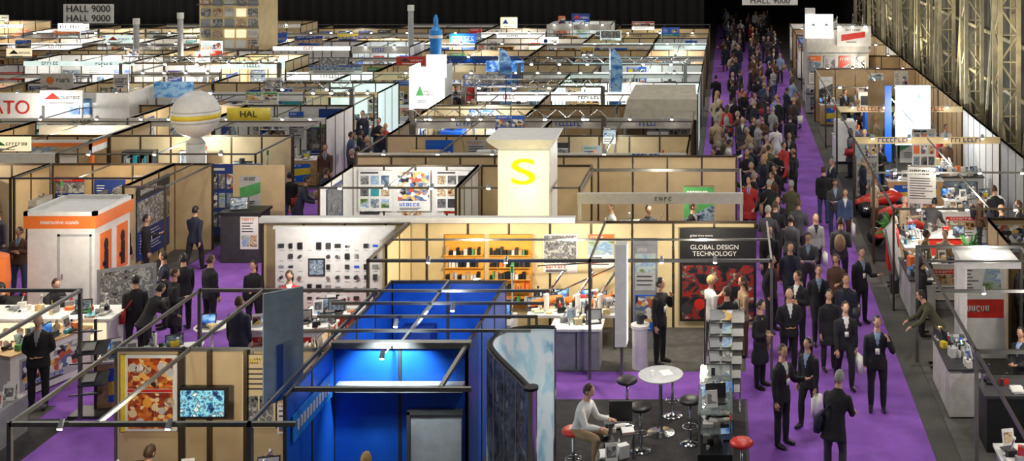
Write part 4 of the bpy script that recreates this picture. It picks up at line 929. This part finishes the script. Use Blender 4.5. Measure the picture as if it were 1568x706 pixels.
def buggy(x,y,a):
    b=MB(); d=V(math.cos(a),math.sin(a),0); r=V(-math.sin(a),math.cos(a),0); c=V(x,y,.45)
    b.loft([(c-d*.9+V(0,0,-.05),r*.18,V(0,0,.05)),(c-d*.6,r*.3,V(0,0,.12)),(c-d*.1+V(0,0,.1),r*.34,V(0,0,.25)),(c+d*.35+V(0,0,.12),r*.33,V(0,0,.27)),(c+d*.8,r*.28,V(0,0,.12)),(c+d*.95,r*.2,V(0,0,.06))],RED,14)
    b.loft([(c+d*.0+V(0,0,.3),r*.2,d*.3),(c+d*.05+V(0,0,.46),r*.14,d*.18)],BLACK,12)
    for sx in(-.6,.6):
        for sy in(-1,1): p=c+d*sx+r*sy*.42; b.cyl(p-r*.08+V(0,0,-.18),p+r*.08+V(0,0,-.18),.25,BLACK,16); b.cyl(p-r*.09+V(0,0,-.18),p+r*.09+V(0,0,-.18),.12,CHROME,10)
    b.obj('red_buggy_exhibit',True)
buggy(5.0,33.6,.5); buggy(5.4,35.6,-.2); buggy(4.9,37.2,.1)
b=MB(); b.box(4.3,6.4,31.2,31.8,.02,.9,RED); b.box(4.25,6.45,31.15,31.85,.9,.95,WHITE); clutter(b,4.3,6.4,31.2,31.8,.95,26,.3,[RED,DGREY,BLACK,WHITE,CHROME]); b.obj('red_counter')
board(6.1,7.4,42.4,1.2,3.4,P_SKY,'graphic_tower'); board(5.7,5.95,42.3,.6,3.4,BLUE,'blue_column'); board(6.1,6.9,38.5,1.2,2.5,WHITE,style=4)
board(5.4,6.1,45,1.,3.2,BEIGE2)
b=MB(); b.rbox((4.2,29.4,1.1),.9,.06,1.3,1.2,GREY,-.2); b.box(4.1,4.4,29.3,29.6,.02,.5,DGREY); b.obj('tilted_display_board')
# ------------------------------------------------------------ lights
for x in(-52,-38,-24,-11,2):
    for y in(14,27,42,58,74):
        if x<-.8*y-6: continue
        light('AREA','high_bay_lamp',(x,y,14.),470,(1,.95,.87),1.5)
for x,y,p,c in((-8.5,16.9,60,(1,.87,.66)),(-9.2,25.2,60,(1,.94,.86)),(-5.6,25.2,80,(1,.87,.62)),(-3.5,25.3,90,(1,.9,.75)),(-.6,25.2,60,(1,.9,.7)),(-1.3,20.5,50,(1,.95,.88)),
    (-14.5,26,80,(1,.9,.75)),(-15,23.5,60,(1,.85,.6)),(-13,30.5,60,(1,.9,.7)),(-9,31.3,90,(1,.95,.88)),(-5.3,29.0,25,(1,.85,.3)),(-2,31,80,(1,.9,.75)),(5.5,24.5,90,(1,.94,.86)),(6,21,70,(1,.92,.84)),(5.6,17.5,60,(1,.95,.88)),(5.5,30,90,(1,.9,.78)),
    (-11.3,45,90,(1,1,1)),(6.5,41,110,(.85,.95,1)),(2,30,30,(1,.92,.84)),(2,22.5,30,(1,.92,.84)),(-25,41.5,80,(1,.95,.88)),(-21.8,38,70,(1,.85,.6)),(-17.5,31.5,70,(1,.85,.6)),(-22,31.7,70,(1,.88,.7))):
    light('POINT','booth_lamp',(x,y,2.42),p*1.6,c,.1)
for y in(27,35,45,56,70): light('SPOT','wall_washer',(7.6,y,2.8),800,(1,.88,.62),.3,(math.radians(150),0,math.radians(-90)),2.2)
w=bpy.data.worlds.new('world'); SC.world=w; w.use_nodes=True; w.node_tree.nodes['Background'].inputs[0].default_value=(.5,.5,.6,1); w.node_tree.nodes['Background'].inputs[1].default_value=.1
# ------------------------------------------------------------ camera (shift lens, level)
cd=bpy.data.cameras.new('camera'); cd.lens=40.5; cd.sensor_width=36; cd.shift_x=-.2125; cd.shift_y=-.30625; cd.clip_end=300
co=bpy.data.objects.new('camera',cd); SC.collection.objects.link(co); co.location=(0,0,9.6); co.rotation_euler=(math.pi/2,0,0); SC.camera=co
